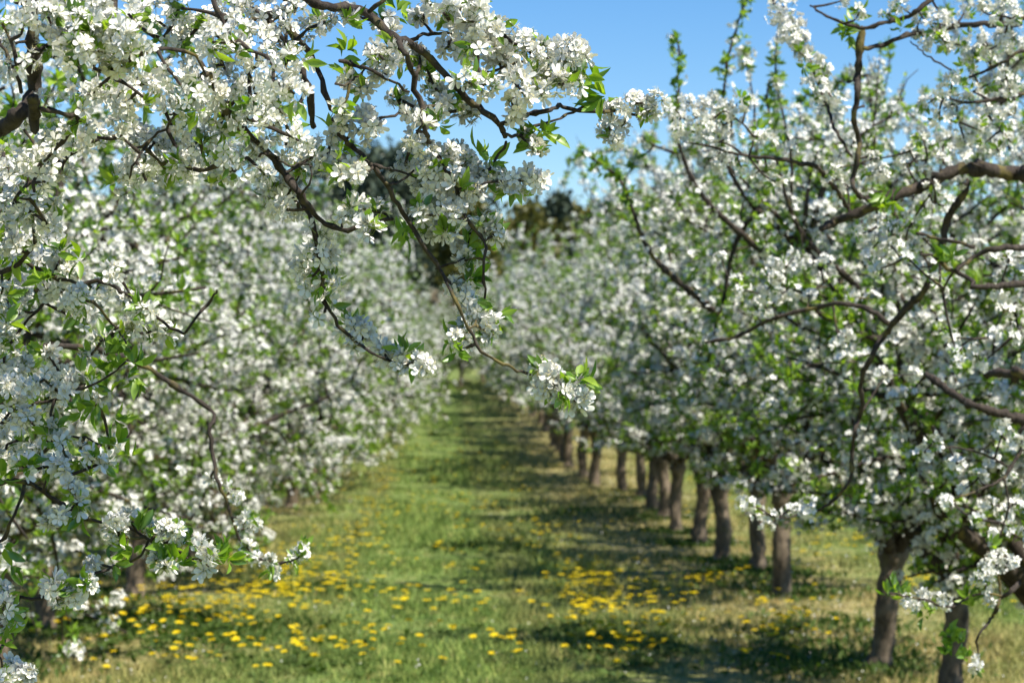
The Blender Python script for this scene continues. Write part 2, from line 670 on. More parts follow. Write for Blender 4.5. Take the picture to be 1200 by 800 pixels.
def grow(seed, lod, keep=None, leafy=.2, scale=1.0, nsc=7, trunk_h=.78, bloom=1.0, env=1.0, low=False):
    """returns dict of meshes: trunk, limbs (list), blossom, foliage"""
    r = np.random.default_rng(seed)
    tr = Acc()
    lean = r.normal(0, .02, 2)
    zz = np.array([-.12, 0, .06, .2, .4, .6, trunk_h - .08, trunk_h + .06])
    tp = np.stack([lean[0] * zz * 2 + .01 * np.sin(zz * 9 + seed), lean[1] * zz * 2 + .01 * np.cos(zz * 7 + seed), zz], -1)
    rad = np.array([.125, .096, .077, .067, .066, .071, .088, .060]) * r.uniform(.84, 1.04)
    S = spline(np.hstack([tp, rad[:, None]]), .04)
    tube(tr, S[:, :3] + np.stack([.007 * np.sin(S[:, 2] * 11 + seed), .007 * np.cos(S[:, 2] * 8 + seed), 0 * S[:, 2]], -1), S[:, 3] * (1 + .06 * np.sin(S[:, 2] * 17 + seed * 2)), 16, 0, .055)
    top = S[-5, :3]
    limbs, nodes = [], []          # nodes: pos, outward dir, kind

    def add_nodes(pts, spacing, depth):
        seg = np.linalg.norm(np.diff(pts, axis=0), axis=1)
        cum = np.concatenate([[0], np.cumsum(seg)])
        m = int(cum[-1] / spacing)
        if m < 1:
            return
        t = (np.arange(m) + r.random(m)) * spacing
        t = t[t < cum[-1]]
        q = np.stack([np.interp(t, cum, pts[:, k]) for k in range(3)], -1)
        nodes.append(q)

    for i in range(nsc):
        acc = Acc()
        az = 2 * math.pi * (i + r.uniform(-.25, .25)) / nsc
        lead = i == nsc - 1
        el = R(80) if lead else R(r.uniform(28, 62))
        d = np.array([math.cos(az) * math.cos(el), math.sin(az) * math.cos(el), math.sin(el)])
        L = r.uniform(2.6, 3.0) if lead else r.uniform(1.9, 2.7)
        pts = walk(top + d * .02, d, L, .12, .17, .02, r)
        kill = np.hypot(pts[:, 0], pts[:, 1]) > envelope(pts[:, 2], low) * 1.02 * env
        if kill[3:].any():
            pts = pts[:max(4, 3 + int(np.argmax(kill[3:])))]
        rd = (.005 + .041 * np.linspace(1, 0, len(pts)) ** 1.15) * r.uniform(.85, 1.15)
        tube(acc, pts, rd, 7, 0, .08)
        add_nodes(pts[5:], .08, 0)
        k = 3
        while k < len(pts):
            pd = unit(pts[min(k + 1, len(pts) - 1)] - pts[k - 1])
            f = k / len(pts)
            for _ in range(2):
                sd = side_dir(pd, r, R(r.uniform(45, 85)))
                L2 = r.uniform(.55, 1.15) * (1 - .35 * f)
                upb = r.choice([-.07, -.02, .05, .10], p=[.45, .3, .15, .1] if low else [.3, .3, .25, .15])
                s2 = walk(pts[k], sd, L2, .08, .16, upb, r)
                ok = np.hypot(s2[:, 0], s2[:, 1]) < envelope(s2[:, 2], low) * (1.05 + .12 * r.normal()) * env
                n_ok = len(s2) if ok.all() else int(np.argmin(ok))
                s2 = s2[:max(3, n_ok)]
                if s2[-1, 2] < .3:
                    continue
                tube(acc, s2, np.linspace(.014, .004, len(s2)), 4, 0, .08)
                add_nodes(s2, .05, 1)
                for q in range(1, len(s2)):
                    if r.random() < .82:
                        td = side_dir(unit(s2[q] - s2[q - 1]), r, R(r.uniform(30, 80)))
                        s3 = walk(s2[q], td, r.uniform(.12, .48), .06, .18, r.choice([-.05, .04, .1]), r)
                        if np.hypot(*s3[-1, :2]) > envelope(s3[-1, 2], low) * 1.15 * env or s3[-1, 2] < .3:
                            continue
                        tube(acc, s3, np.linspace(.005, .0018, len(s3)), 3)
                        add_nodes(s3, .045, 2)
            k += 2
        for _ in range(2):          # upright young shoots near the end of the limb
            q = pts[r.integers(len(pts) * 2 // 3, len(pts))]
            s4 = walk(q, np.array([r.normal(0, .25), r.normal(0, .25), 1]), r.uniform(.4, .9), .08, .09, .05, r)
            tube(acc, s4, np.linspace(.008, .002, len(s4)), 4)
            add_nodes(s4, .04, 2)
        limbs.append(acc)
    nd = np.concatenate(nodes)
    # blossoming comes in patches along the twigs
    fld = np.sin(nd[:, 0] * 9 + seed) * np.sin(nd[:, 1] * 8 + 2) * np.sin(nd[:, 2] * 7) + r.normal(0, .35, len(nd))
    if keep is not None:
        kk = keep(nd)
        nd, fld = nd[kk], fld[kk]
    isleaf = fld > np.quantile(fld, 1 - leafy)
    fl = nd[~isleaf]
    lush = r.gamma(.55, 1 / .55, len(fl)) * (1 + .5 * np.sin(fl[:, 0] * 14) * np.sin(fl[:, 1] * 13 + 1) * np.sin(fl[:, 2] * 12))
    cnt = np.minimum(r.poisson(6.9 * bloom * np.maximum(lush, 0)), 24)
    pos = np.repeat(fl, cnt, axis=0)
    dirs = unit(r.normal(size=pos.shape) + np.array([.15, -.15, .6]))
    bl = Acc()
    spread = (np.repeat(cnt, cnt)[:, None] / 6.0) ** .36
    put_flowers(bl, pos + dirs * r.uniform(.012, .031, (len(pos), 1)) * spread, unit(dirs + .22 * r.normal(size=dirs.shape)), .0142 * scale, lod)
    lf = np.concatenate([nd[isleaf], fl[r.random(len(fl)) < .42]])
    cnt = np.minimum(r.poisson(7.4 * r.gamma(1.2, 1 / 1.2, len(lf))), 20)
    pos = np.repeat(lf, cnt, axis=0)
    dirs = unit(r.normal(size=pos.shape) * .8 + np.array([0, 0, .55]))
    fo = Acc()
    put_leaves(fo, pos + dirs * .004, dirs, .040 * scale, min(lod, 1))
    return dict(trunk=tr, limbs=limbs, blossom=bl, foliage=fo)


VAR = {}


def variant(key, *a, **k):
    g = grow(*a, **k)
    VAR[key] = dict(
        trunk=g['trunk'].mesh('trunk', [M['trunk']]),
        limbs=[x.mesh('limb', [M['bark']]) for x in g['limbs']],
        blossom=g['blossom'].mesh('blossom', FMATS),
        foliage=g['foliage'].mesh('foliage', [M['leaf']]))
    # far trees show their limbs as one network of branches
    b = Acc()
    for x in g['limbs']:
        v = np.concatenate(x.v)
        b.add_multi(v, [(f, m) for f, m in x.f])
    VAR[key]['branches'] = b.mesh('branches', [M['bark']])


for i in range(3):
    variant('near%d' % i, 11 + i, 1, leafy=[.34, .42, .30][i])
for i in range(3):
    variant('far%d' % i, 31 + i, 0, leafy=[.30, .38, .34][i])
for i in range(2):
    variant('low%d' % i, 51 + i, 0, leafy=[.28, .34][i], low=True)
for i in range(2):
    variant('lownear%d' % i, 61 + i, 1, leafy=[.30, .36][i], low=True)
print('variants built', {k: len(v['blossom'].polygons) for k, v in VAR.items()})


def plum(key, x, y, rz, label, group, s=1.0, detail=True):
    v = VAR[key]
    t = root('plum_tree', (x, y, float(gz(x, y)) - .02), label, 'tree', group, rz)
    t.scale = (s, s, s)
    t.rotation_euler = (random.gauss(0, .012), random.gauss(0, .012), rz)
    link('trunk', v['trunk'], t)
    if detail:
        for lm in v['limbs']:
            link('limb', lm, t)
    else:
        link('branches', v['branches'], t)
    link('blossom', v['blossom'], t)
    link('foliage', v['foliage'], t)
    return t


ORD = ['first', 'second', 'third', 'fourth', 'fifth', 'sixth', 'seventh', 'eighth', 'ninth', 'tenth', 'eleventh', 'twelfth']
ROWX = 2.46
# right row: nearest trees stand outside the frame and lean into it
right = [(9.25, 'blooming plum tree whose trunk stands just past the picture edge, right row'),
         (11.1, 'blooming plum tree with the thickest darkest trunk, nearest standing trunk of the right row'),
         (12.9, 'blooming plum tree with sunlit lower trunk and forked dark top, second trunk in right row')]
for k, d in enumerate([16.8, 18.7, 20.2, 22.3, 24.2, 25.9, 27.4, 29.6, 32.0]):
    right.append((d, 'blossoming plum tree, %s trunk counted away from the camera in the right row' % ORD[k + 2]))
for k, (d, lb) in enumerate(right):
    key = ('near%d' % (k % 3)) if d < 17 else ('far%d' % (k % 3))
    tt = plum(key, ROWX + random.uniform(-.06, .06), d, random.uniform(0, 6.28) + (2.2 if d < 11.5 else 0), lb, 'plum trees of the right row',
         random.uniform(.96, 1.05) * (.94 if d < 14 else 1), d < 26)
    if k == 0:
        T9 = tt
for k, d in enumerate(np.arange(34, 64, 2.0)):
    plum('far%d' % (k % 3), ROWX - .3 + random.uniform(-.1, .1) - max(0, d - 50) * .05, float(d), random.uniform(0, 6.28),
         'small blurred white plum tree far down the right row', 'distant plum trees of the right row', random.uniform(1.02, 1.15) * (1 - max(0, d - 42) * .010), False)
# left row
left = [(6.9, 'white blossoming plum tree directly behind the sharp near branches, left row')]
for k, d in enumerate([8.9, 10.9, 12.8, 14.8, 16.7, 18.6, 20.6, 22.5, 24.4, 26.4]):
    left.append((d, 'blossoming plum tree, %s tree counted away from the camera in the left row' % ORD[k + 1]))
for k, (d, lb) in enumerate(left):
    key = 'near1' if d < 8 else ('lownear%d' % (k % 2)) if d < 15 else ('low%d' % (k % 2))
    plum(key, -ROWX + random.uniform(-.06, .06) + (.25 if d > 16 else 0), d, random.uniform(0, 6.28), lb, 'plum trees of the left row',
         random.uniform(.98, 1.08), d < 26)
for k, d in enumerate(np.arange(28.4, 64, 2.0)):
    plum('low%d' % (k % 2), -ROWX + .7 + random.uniform(-.1, .1) + max(0, d - 50) * .03, float(d), random.uniform(0, 6.28),
         'small blurred white plum tree far down the left row', 'distant plum trees of the left row', random.uniform(1.08, 1.2) * (1 - max(0, d - 42) * .014), False)
# the next rows on both sides, seen between the trunks
for k, d in enumerate(np.arange(24, 60, 2.2)):
    plum('far%d' % (k % 3), 7.39, float(d), random.uniform(0, 6.28),
         'plum tree of the next row, glimpsed beyond the right row and its grass strip', 'plum trees one row further right', 1.0, False)
for k, d in enumerate(np.arange(18, 44, 2.2)):
    plum('far%d' % (k % 3), -7.39, float(d), random.uniform(0, 6.28),
         'plum tree of the next row, glimpsed behind the left row', 'plum trees one row further left', 1.0, False)
for x, d in ((-1.5, 59.5), (-.5, 60.5), (.5, 61.5), (1.4, 60.0), (-1.0, 63.0), (.1, 64.0), (1.1, 63.5), (2.0, 65.0), (-2.0, 65.0)):
    plum('low1', x, d, d, 'far plum tree closing the end of the grass alley', 'plum trees closing the alley', .72, False)


# ------------------------------------------------------------------ wood behind the orchard
def clump_tree(x, y, h, w, kind, label, group, mat, seed):
    r = np.random.default_rng(seed)
    z0 = float(gz(x, y))
    t = root('woodland_tree', (x, y, z0 - .05), label, 'tree', group)
    a = Acc()
    pts = walk([0, 0, -.1], [0, 0, 1], h * .9, h / 12, .03, .02, r)
    tube(a, pts, np.linspace(.16, .03, len(pts)), 8, 0, .05)
    b = Acc()
    F = []
    nb = 46
    for i in range(nb):
        f = (i + .5) / nb
        z = h * (.14 + .84 * f)
        if kind == 'cone':
            rr = w * (1 - f) ** .8 + .15
        else:
            rr = w * math.sin(math.pi * min(1, .12 + .88 * (1 - abs(f - .45) * 1.25))) ** .7 * .95 + .1 if abs(f - .45) < .75 else .2
        az = i * 2.4 + r.normal(0, .3)
        base = np.array([np.interp(z, pts[:, 2], pts[:, 0]), np.interp(z, pts[:, 2], pts[:, 1]), z - rr * .25])
        L = rr * r.uniform(.7, 1.15)
        br = walk(base, [math.cos(az), math.sin(az), .25], L, max(.15, L / 5), .1, .03, r)
        tube(a, br, np.linspace(.035, .01, len(br)), 4)
        q = br[1:]
        q = np.repeat(q, 26, axis=0) + r.normal(0, .24 * (.6 + .4 * w / 1.5), (len(q) * 26, 3)) * np.array([1, 1, .75])
        F.append(q)
    F = np.concatenate(F)
    tri = np.array([[-.5, 0, 0], [.5, 0, 0], [.2, 0, .9], [-.35, .1, .6]], dtype=float)
    scatter(b, (tri, [(np.array([[0, 1, 2, 3]]), 0)]), F, unit(r.normal(size=F.shape)), r.uniform(.12, .30, len(F)), r.uniform(0, 6.28, len(F)))
    a.obj('trunk', [M['bark']], t)
    b.obj('crown', [mat], t, smooth=False)
    return t


wood = []
for k in range(26):
    px = 60 + k * 34 + random.uniform(-9, 9)
    d = random.uniform(84, 100)
    topy = 222 + 12 * math.sin(k * 1.7) + random.uniform(-10, 12)
    if 390 < px < 470:
        topy = 172
    elif 470 <= px < 590:
        topy = 190 + random.uniform(-8, 14)
    wood.append((px, topy, d))
for k, (px, ty, d) in enumerate(wood):
    q = P(px, ty, d)
    h = q[2] - float(gz(q[0], d))
    olive = 555 < px < 650 or k in (3, 17)
    if olive:
        h *= .93
        d -= 4
    clump_tree(q[0], d, h, random.uniform(1.5, 2.2), 'round' if k % 3 else 'cone',
               'olive yellow budding tree standing before the dark wood' if olive else 'dark evergreen tree in the wood beyond the orchard',
               'olive budding trees by the wood' if olive else 'evergreen trees of the wood', M['wood_olive'] if olive else M['wood_dark'], 500 + k)
for k in range(9):
    x = -4.2 + k * 1.05
    clump_tree(x, 74 + random.uniform(-1, 1), random.uniform(2.0, 2.6), 1.1, 'round', 'pinkish brown leafless bush behind the end of the alley',
               'leafless bushes beyond the alley', M['wood_brown'], 800 + k)


# ------------------------------------------------------------------ dandelions
def dandelion_template(seed, small=False):
    r = np.random.default_rng(seed)
    V, Y, G = [], [], []
    n = 0
    h = r.uniform(.065, .12)
    rings = ((16, 1.0, .0), (13, .78, .10), (9, .5, .17)) if not small else ((8, 1.0, .0), (5, .6, .12))
    tilt = r.normal(0, .12, 2)
    for m, rr, z in rings:
        for i in range(m):
            a = 2 * math.pi * (i + r.uniform(-.2, .2)) / m
            wa = math.pi / m * 1.15
            L = rr * r.uniform(.9, 1.08) * .021
            c = np.array([math.cos(a), math.sin(a)])
            p = np.array([-c[1], c[0]]) * math.sin(wa) * L * .9
            zz = h + z * .021
            V += [[0, 0, zz + .003], [*(c * L * .8 - p), zz + .004 + .002 * z], [*(c * L), zz + .001], [*(c * L * .8 + p), zz + .004]]
            Y.append([n, n + 1, n + 2, n + 3])
            n += 4
    for q in (0, 2.09, 4.19):
        V += [[.0018 * math.cos(q), .0018 * math.sin(q), h], [.0022 * math.cos(q), .0022 * math.sin(q), -.02]]
    for q in range(3):
        w = (q + 1) % 3
        G.append([n + 2 * q, n + 2 * w, n + 2 * w + 1, n + 2 * q + 1])
    n += 6
    if not small:
        for i in range(7):
            a = 2 * math.pi * i / 7 + r.uniform(-.3, .3)
            L = r.uniform(.07, .13)
            c = np.array([math.cos(a), math.sin(a)])
            p = np.array([-c[1], c[0]])
            V += [[0, 0, 0], [*(c * L * .55 - p * .014), .022], [*(c * L), .008], [*(c * L * .55 + p * .014), .022]]
            G.append([n, n + 1, n + 2, n + 3])
            n += 4
    V = np.array(V)
    V[:, 0] += tilt[0] * V[:, 2]
    V[:, 1] += tilt[1] * V[:, 2]
    return V, [(np.array(Y), 0), (np.array(G), 1)]


# patches: picture centre, spread, how many
PATCH = [(330, 697, 62, 17, 85), (250, 700, 60, 26, 36), (200, 735, 80, 28, 34), (120, 750, 70, 30, 16), (330, 765, 120, 22, 34), (380, 660, 45, 22, 26),
         (300, 660, 50, 16, 20), (455, 565, 9, 12, 22), (438, 600, 22, 18, 22), (470, 615, 60, 26, 16), (525, 598, 32, 10, 26), (405, 650, 24, 22, 14),
         (470, 715, 26, 10, 16), (540, 718, 60, 10, 20), (530, 665, 70, 22, 16), (580, 770, 60, 18, 12), (430, 770, 60, 20, 10),
         (692, 690, 20, 12, 60), (700, 718, 22, 12, 48), (770, 705, 40, 20, 30), (720, 760, 60, 18, 26), (545, 520, 20, 14, 14), (430, 630, 20, 26, 26), (668, 672, 22, 8, 10), (640, 635, 26, 14, 16), (755, 765, 34, 16, 26), (740, 690, 26, 12, 12),
         (830, 690, 24, 9, 16), (900, 752, 34, 20, 20), (945, 735, 40, 16, 9), (880, 700, 60, 24, 10), (700, 640, 70, 26, 14), (610, 590, 60, 30, 16),
         (640, 560, 40, 14, 10), (980, 650, 40, 14, 20), (1060, 640, 60, 14, 14), (990, 600, 40, 10, 18), (1110, 615, 50, 16, 22), (1165, 700, 28, 14, 26),
         (1080, 695, 30, 10, 16), (950, 560, 40, 12, 14), (840, 590, 36, 16, 22), (830, 560, 30, 12, 22), (760, 570, 24, 10, 12), (600, 545, 46, 14, 14),
         (480, 520, 20, 14, 8), (170, 690, 60, 20, 10), (560, 560, 60, 26, 24), (500, 540, 30, 20, 14), (590, 620, 50, 20, 22), (620, 650, 40, 16, 14), (1000, 620, 60, 20, 26), (1120, 660, 50, 14, 18), (440, 545, 14, 12, 14), (1160, 640, 24, 16, 18)]
pts = []
for (px, py, sx, sy, n) in PATCH:
    for _ in range(int(n * (2.0 if py > 640 and px < 400 else 1.9 if (py > 640 and 640 < px < 960) else 1.15))):
        x, y = random.gauss(px, sx * .75), random.gauss(py, sy * .75)
        if y < 500:
            continue
        q = on_ground(x, min(y, 835))
        # real plants keep clear of one another
        if all((q[0] - o[0]) ** 2 + (q[1] - o[1]) ** 2 > .05 ** 2 for o in pts):
            pts.append(q)
pts.sort(key=lambda q: q[1])
print('dandelions', len(pts))
DM = []
for s in range(6):
    V, G = dandelion_template(s)
    a = Acc()
    a.add_multi(V, G)
    DM.append(a.mesh('dandelion', [M['dandelion'], M['weed']], smooth=False))
for k, q in enumerate(pts[:300]):
    o = link('dandelion', DM[k % 6])
    o.location = (q[0], q[1], float(gz(q[0], q[1])))
    o.rotation_euler = (random.gauss(0, .15) + .12, random.gauss(0, .15), random.uniform(0, 6.28))
    s = random.uniform(.9, 1.35)
    o.scale = (s, s, s)
    tag(o, 'yellow dandelion in bloom in the near orchard grass', 'dandelion', 'dandelions in the grass')
acc = Acc()
for q in pts[300:]:
    V, G = dandelion_template(random.randrange(9), True)
    s = random.uniform(1.0, 1.6)
    V = V * np.array([s, s, 1.0]) + np.array([q[0], q[1], float(gz(q[0], q[1]))])
    acc.add_multi(V, G)
tag(acc.obj('dandelions', [M['dandelion'], M['weed']], smooth=False), 'many tiny yellow dandelions further along the grass alley', 'dandelions', kind='stuff')

# weeds: darker broad leaved tufts round the trunks and in patches
acc = Acc()
WP = [(ROWX, d, .22) for d, _ in right] + [(-ROWX, d, .25) for d, _ in left[2:]]
for px, py, s in ((705, 750, .3), (735, 735, .22), (990, 765, .3), (960, 735, .25), (230, 740, .5), (300, 730, .35), (150, 720, .4), (870, 690, .3),
                  (900, 672, .25), (560, 640, .3), (400, 690, .25), (690, 600, .4), (1000, 790, .3)):
    q = on_ground(px, py)
    WP.append((q[0], q[1], s))
for x, y, s in WP:
    n = int((900 if y == y and abs(abs(x) - ROWX) < .01 else 520) * s / .3)
    X = rng.normal(x, s, n)
    Y = rng.normal(y, s, n)
    pos = np.stack([X, Y, gz(X, Y) - .005], -1)
    put_leaves(acc, pos, unit(rng.normal(size=pos.shape) * .7 + np.array([0, 0, .9])), .062, 1)
tag(acc.obj('weeds', [M['weed']]), 'low dark green weeds growing round the trunks and in the grass', 'weeds', kind='stuff')


n = 5200
Y = 10 * (50 / 10) ** rng.random(n)
X = np.where(rng.random(n) < .5, -1, 1) * ROWX + rng.normal(0, 1.0, n)
pos = np.stack([X, Y, gz(X, Y) + rng.uniform(.005, .05, n)], -1)
acc = Acc()
scatter(acc, (np.array([[-.5, 0, 0], [0, -.4, .1], [.5, 0, 0], [0, .45, .12]]), [(np.array([[0, 1, 2, 3]]), 0)]), pos,
        unit(rng.normal(size=pos.shape) * .5 + np.array([0, 0, 1])), rng.uniform(.010, .018, n), rng.uniform(0, 6.28, n))
tag(acc.obj('fallen_petals', [M['petal']], smooth=False), 'tiny white petals fallen in the grass under the plum trees', 'petals', kind='stuff')


# ------------------------------------------------------------------ the two near trees, limb by limb
class Limb:
    def __init__(s, tree, label=None):
        s.tree, s.wood, s.bl, s.lf, s.label = tree, Acc(), Acc(), Acc(), label

    def finish(s, lod=2):
        o = s.wood.obj('limb', [M['bark']], s.tree)
        if s.label:
            o['label'] = s.label
        if s.bl.n:
            s.bl.obj('blossom', FMATS, o)
        if s.lf.n:
            s.lf.obj('foliage', [M['leaf']], o)
        return o


def trace(L, pts, w0, w1, d0, d1, knob=.10, lead=None):
    """a branch through picture points; d runs from d0 to d1, widths are in pixels. lead: world points it grows from"""
    n = len(pts)
    q = []
    for i, (x, y) in enumerate(pts):
        d = d0 + (d1 - d0) * i / (n - 1) + .03 * math.sin(i * 2.1 + x)
        r = (w0 + (w1 - w0) * i / (n - 1)) / 2 / FPX * d
        q.append([*P(x, y, d), r])
    if lead:
        q = [[*a[:3], a[3]] for a in lead] + q
    S = spline(q, .014)
    S[:, :3] += rng.normal(0, 1, (len(S), 3)) * .0012
    for k in range(2, len(S) - 2):               # spur scars thicken the branch here and there
        if random.random() < .13:
            S[k, 3] *= random.uniform(1.15, 1.5)
    tube(L.wood, S[:, :3], np.maximum(S[:, 3], .0011), 8, 0, knob)
    return S


def twig(L, a, b, r0=.0028, r1=.0014):
    """a short crooked side twig"""
    a, b = np.asarray(a), np.asarray(b)
    D = np.linalg.norm(b - a)
    m = (a + b) / 2 + rng.normal(0, .07, 3) * D
    r0 = min(r0, .0014 + .03 * D)
    S = spline([a, m, b], max(.01, D / 6))
    tube(L.wood, S, np.linspace(r0, r1, len(S)), 5, 0, .12)
    return S


def cluster(L, c, rad, n, lod, leaf=.5, fs=.0122, up=.35):
    """a pompom of blossom: flowers all round a spur, looking outward"""
    d = unit(rng.normal(size=(n, 3)) + np.array([0, 0, up]))
    rr = rad * rng.uniform(.45, 1.0, (n, 1)) ** .6
    pos = c + d * rr
    put_flowers(L.bl, pos, unit(d + .45 * rng.normal(size=d.shape)), fs, lod)
    if random.random() < leaf:
        tuft(L, c + unit(rng.normal(size=3)) * rad * .5, random.randint(4, 8), .029)


def tuft(L, c, n, size=.03, up=.6):
    size *= .8
    n += 2
    base = unit(rng.normal(size=3) + np.array([0, 0, up]))
    d = unit(base + .75 * rng.normal(size=(n, 3)))
    put_leaves(L.lf, np.repeat(np.asarray(c)[None], n, 0) + d * .004, d, size, 1)


def along(L, S, a, b, step, rad, n, lod, leaf=.35, off=.012, fs=.0122, skip=.0):
    """clusters on spurs along a stretch (fractions a..b) of a traced branch"""
    seg = np.linalg.norm(np.diff(S[:, :3], axis=0), axis=1)
    cum = np.concatenate([[0], np.cumsum(seg)])
    t = a * cum[-1]
    while t < b * cum[-1]:
        if random.random() >= skip:
            p = np.array([np.interp(t, cum, S[:, k]) for k in range(3)])
            o = unit(rng.normal(size=3) + np.array([0, 0, .2])) * off * random.uniform(.4, 1.6)
            twig(L, p, p + o, .0026, .0018)
            cluster(L, p + o, rad * random.uniform(.8, 1.2), max(2, int(n * random.uniform(.6, 1.3))), lod, leaf, fs)
        t += step * random.uniform(.7, 1.3)


def blobs(L, S_list, items, d, lod, fs=.0118, leaf=.4, dj=.08, dens=None):
    leaf += .15
    dens = dens or (.8 if d < 4 else 1.5)
    """extra clusters at picture places (x, y, radius px), each carried by a twig from the nearest wood"""
    W = np.concatenate([s[:, :3] for s in S_list])
    todo = []
    for (x, y, r) in items:
        dd = d + random.uniform(-dj, dj)
        c = P(x, y, dd)
        todo.append([float(np.linalg.norm(W - c, axis=1).min()), c, r, dd])
    todo.sort(key=lambda q: q[0])
    for _, c, r, dd in todo:
        w = W[int(np.argmin(np.linalg.norm(W - c, axis=1)))]
        if np.linalg.norm(w - c) > .02:
            W = np.vstack([W, twig(L, w, c, .0036, .0018)])
        rad = r / FPX * dd
        nsub = max(1, int((r / 13.0) ** 2 * dens + .5))
        for _ in range(nsub):
            o = unit(rng.normal(size=3)) * max(0, rad - .018) * random.random() ** .5
            if np.linalg.norm(o) > .012:
                twig(L, c, c + o, .0022, .0012)
            cluster(L, c + o, min(rad, random.uniform(.018, .030)), random.randint(7, 12), lod, leaf, fs)


# --- near left tree
random_gen = np.random.default_rng(5)
TA = root('plum_tree', (0, 0, 0), 'nearest plum tree, its sharp arching branches of white blossom hang across the view', 'tree', 'plum trees of the left row')
gA = grow(77, 1, keep=lambda p: (p[:, 0] < 1.05) | (p[:, 2] > 2.6), nsc=6)
gB = None
baseA = np.array([-2.47, 3.35, 0.0])
subA = {}


def attach(g, tree, base, keepw):
    """trunk and the off-picture crown of a near tree; keepw(world points) says what stays"""
    for k in ('trunk',):
        a = Acc()
        v = np.concatenate(g[k].v) + base
        a.add_multi(v, list(g[k].f))
        a.obj('trunk', [M['trunk']], tree)
    for x in g['limbs']:
        v = np.concatenate(x.v) + base
        ok = keepw(v)
        a = Acc()
        fs = []
        for f, m in x.f:
            f2 = f[ok[f].all(axis=1)]
            if len(f2):
                fs.append((f2, m))
        if fs and ok.mean() > .3:
            a.add_multi(v, fs)
            a.obj('limb', [M['bark']], tree)
    for nm, mats in (('blossom', FMATS), ('foliage', [M['leaf']])):
        x = g[nm]
        v = np.concatenate(x.v) + base
        ok = keepw(v)
        a = Acc()
        fs = []
        for f, m in x.f:
            f2 = f[ok[f].all(axis=1)]
            if len(f2):
                fs.append((f2, m))
        a.add_multi(v, fs)
        a.obj(nm, mats, tree)


def inframe(v, m=0.0):
    px = VPX + v[:, 0] / np.maximum(v[:, 1], .1) * FPX
    return px


attach(gA, TA, baseA, lambda v: v[:, 0] < -1.02 - .12 * np.sin(v[:, 2] * 5))
mast = [[-2.45, 3.33, .80, .05], [-2.1, 3.1, 1.55, .042], [-1.5, 2.95, 2.1, .034]]
LA = [Limb(TA) for _ in range(9)]
D1 = 2.8
# dark heavy limb at the top left corner
s1 = trace(LA[0], [(-40, 175), (0, 155), (25, 135), (40, 118), (43, 90), (40, 50), (38, 10), (42, -30)], 19, 15, D1 + .1, D1, lead=[[-2.45, 3.33, .80, .05], [-1.6, 3.1, 1.4, .03], [-.9, 2.95, 1.75, .016]])
s1b = trace(LA[0], [(42, 118), (43, 140), (42, 154)], 14, 10, D1, D1)
s1c = trace(LA[0], [(42, 60), (62, 66), (90, 75), (118, 86)], 8, 4, D1, D1)
s1d = trace(LA[0], [(50, 128), (70, 134), (92, 141), (82, 158), (67, 176), (48, 195), (43, 215), (40, 235)], 6, 3, D1, D1 + .2)
s1e = trace(LA[0], [(28, 110), (20, 85), (8, 60), (-5, 40)], 5, 3, D1, D1)
blobs(LA[0], [s1, s1c], [(58, 22, 22), (82, 14, 26), (110, 12, 24), (70, 46, 24), (98, 38, 30), (128, 36, 28), (120, 62, 28), (150, 50, 26), (92, 66, 24), (155, 70, 20), (140, 82, 18),
                         (30, 30, 14), (5, 30, 14), (8, 58, 14), (35, 72, 12), (20, 5, 16), (5, 85, 12)], D1 - .05, 2, fs=.0103, leaf=.25)
blobs(LA[0], [s1d], [(60, 165, 14), (35, 190, 14), (50, 205, 16), (35, 215, 16), (20, 235, 18), (60, 235, 14), (38, 250, 22), (15, 262, 18), (60, 268, 16)], D1 + .3, 2, fs=.0104, leaf=.4, dens=.7)
along(LA[0], s1d, .1, 1, .03, .022, 5, 2)
# limb behind the heavy blossom of the top
s2 = trace(LA[1], [(240, -30), (252, 8), (268, 40), (282, 52), (300, 62), (312, 66)], 7, 4, D1 + .1, D1)
s2b = trace(LA[1], [(300, -25), (312, 22), (322, 38), (340, 60), (354, 85), (364, 120), (367, 148)], 12, 7, D1 + .15, D1 + .3, lead=mast + [[-.8, 2.95, 2.38, .013]])
s2c = trace(LA[1], [(332, 20), (348, 45), (362, 62), (372, 85), (384, 118), (400, 142)], 9, 5, D1 + .3, D1 + .35)
s2d = trace(LA[1], [(118, 62), (150, 70), (176, 62), (205, 60), (230, 66), (240, 90)], 6, 3, D1, D1 + .1, lead=None)
s2e = trace(LA[1], [(130, 35), (133, 10), (134, -20)], 8, 7, D1 + .1, D1 + .1, lead=None)
tops = [(160, 105, 18), (185, 100, 18), (120, 100, 12), (180, 20, 22), (210, 10, 20), (150, 16, 18), (205, 40, 22), (235, 30, 20), (190, 48, 16), (250, 50, 20), (265, 20, 14), (280, 6, 16),
        (235, 70, 16), (215, 62, 14), (260, 72, 14), (175, 120, 18), (150, 125, 20), (130, 118, 14), (110, 118, 14), (92, 108, 10), (205, 90, 20), (230, 95, 22), (250, 105, 22), (270, 95, 20), (290, 85, 18),
        (225, 120, 22), (250, 130, 24), (275, 120, 24), (300, 110, 22), (310, 75, 18), (325, 62, 18), (335, 80, 20), (350, 72, 16), (320, 95, 20), (300, 135, 20), (325, 125, 20), (345, 110, 16),
        (300, 10, 20), (320, 25, 18), (345, 15, 18), (285, 40, 20), (305, 45, 16), (360, 35, 14), (275, 60, 16), (380, 25, 10), (335, 40, 14), (260, 145, 18), (285, 150, 18), (315, 150, 20), (335, 145, 18), (350, 165, 16), (335, 170, 18), (200, 135, 14), (205, 155, 14)]
blobs(LA[1], [s2, s2b, s2c, s2d], tops, D1 + .12, 2, fs=.0101, dens=.66, leaf=.3, dj=.14)
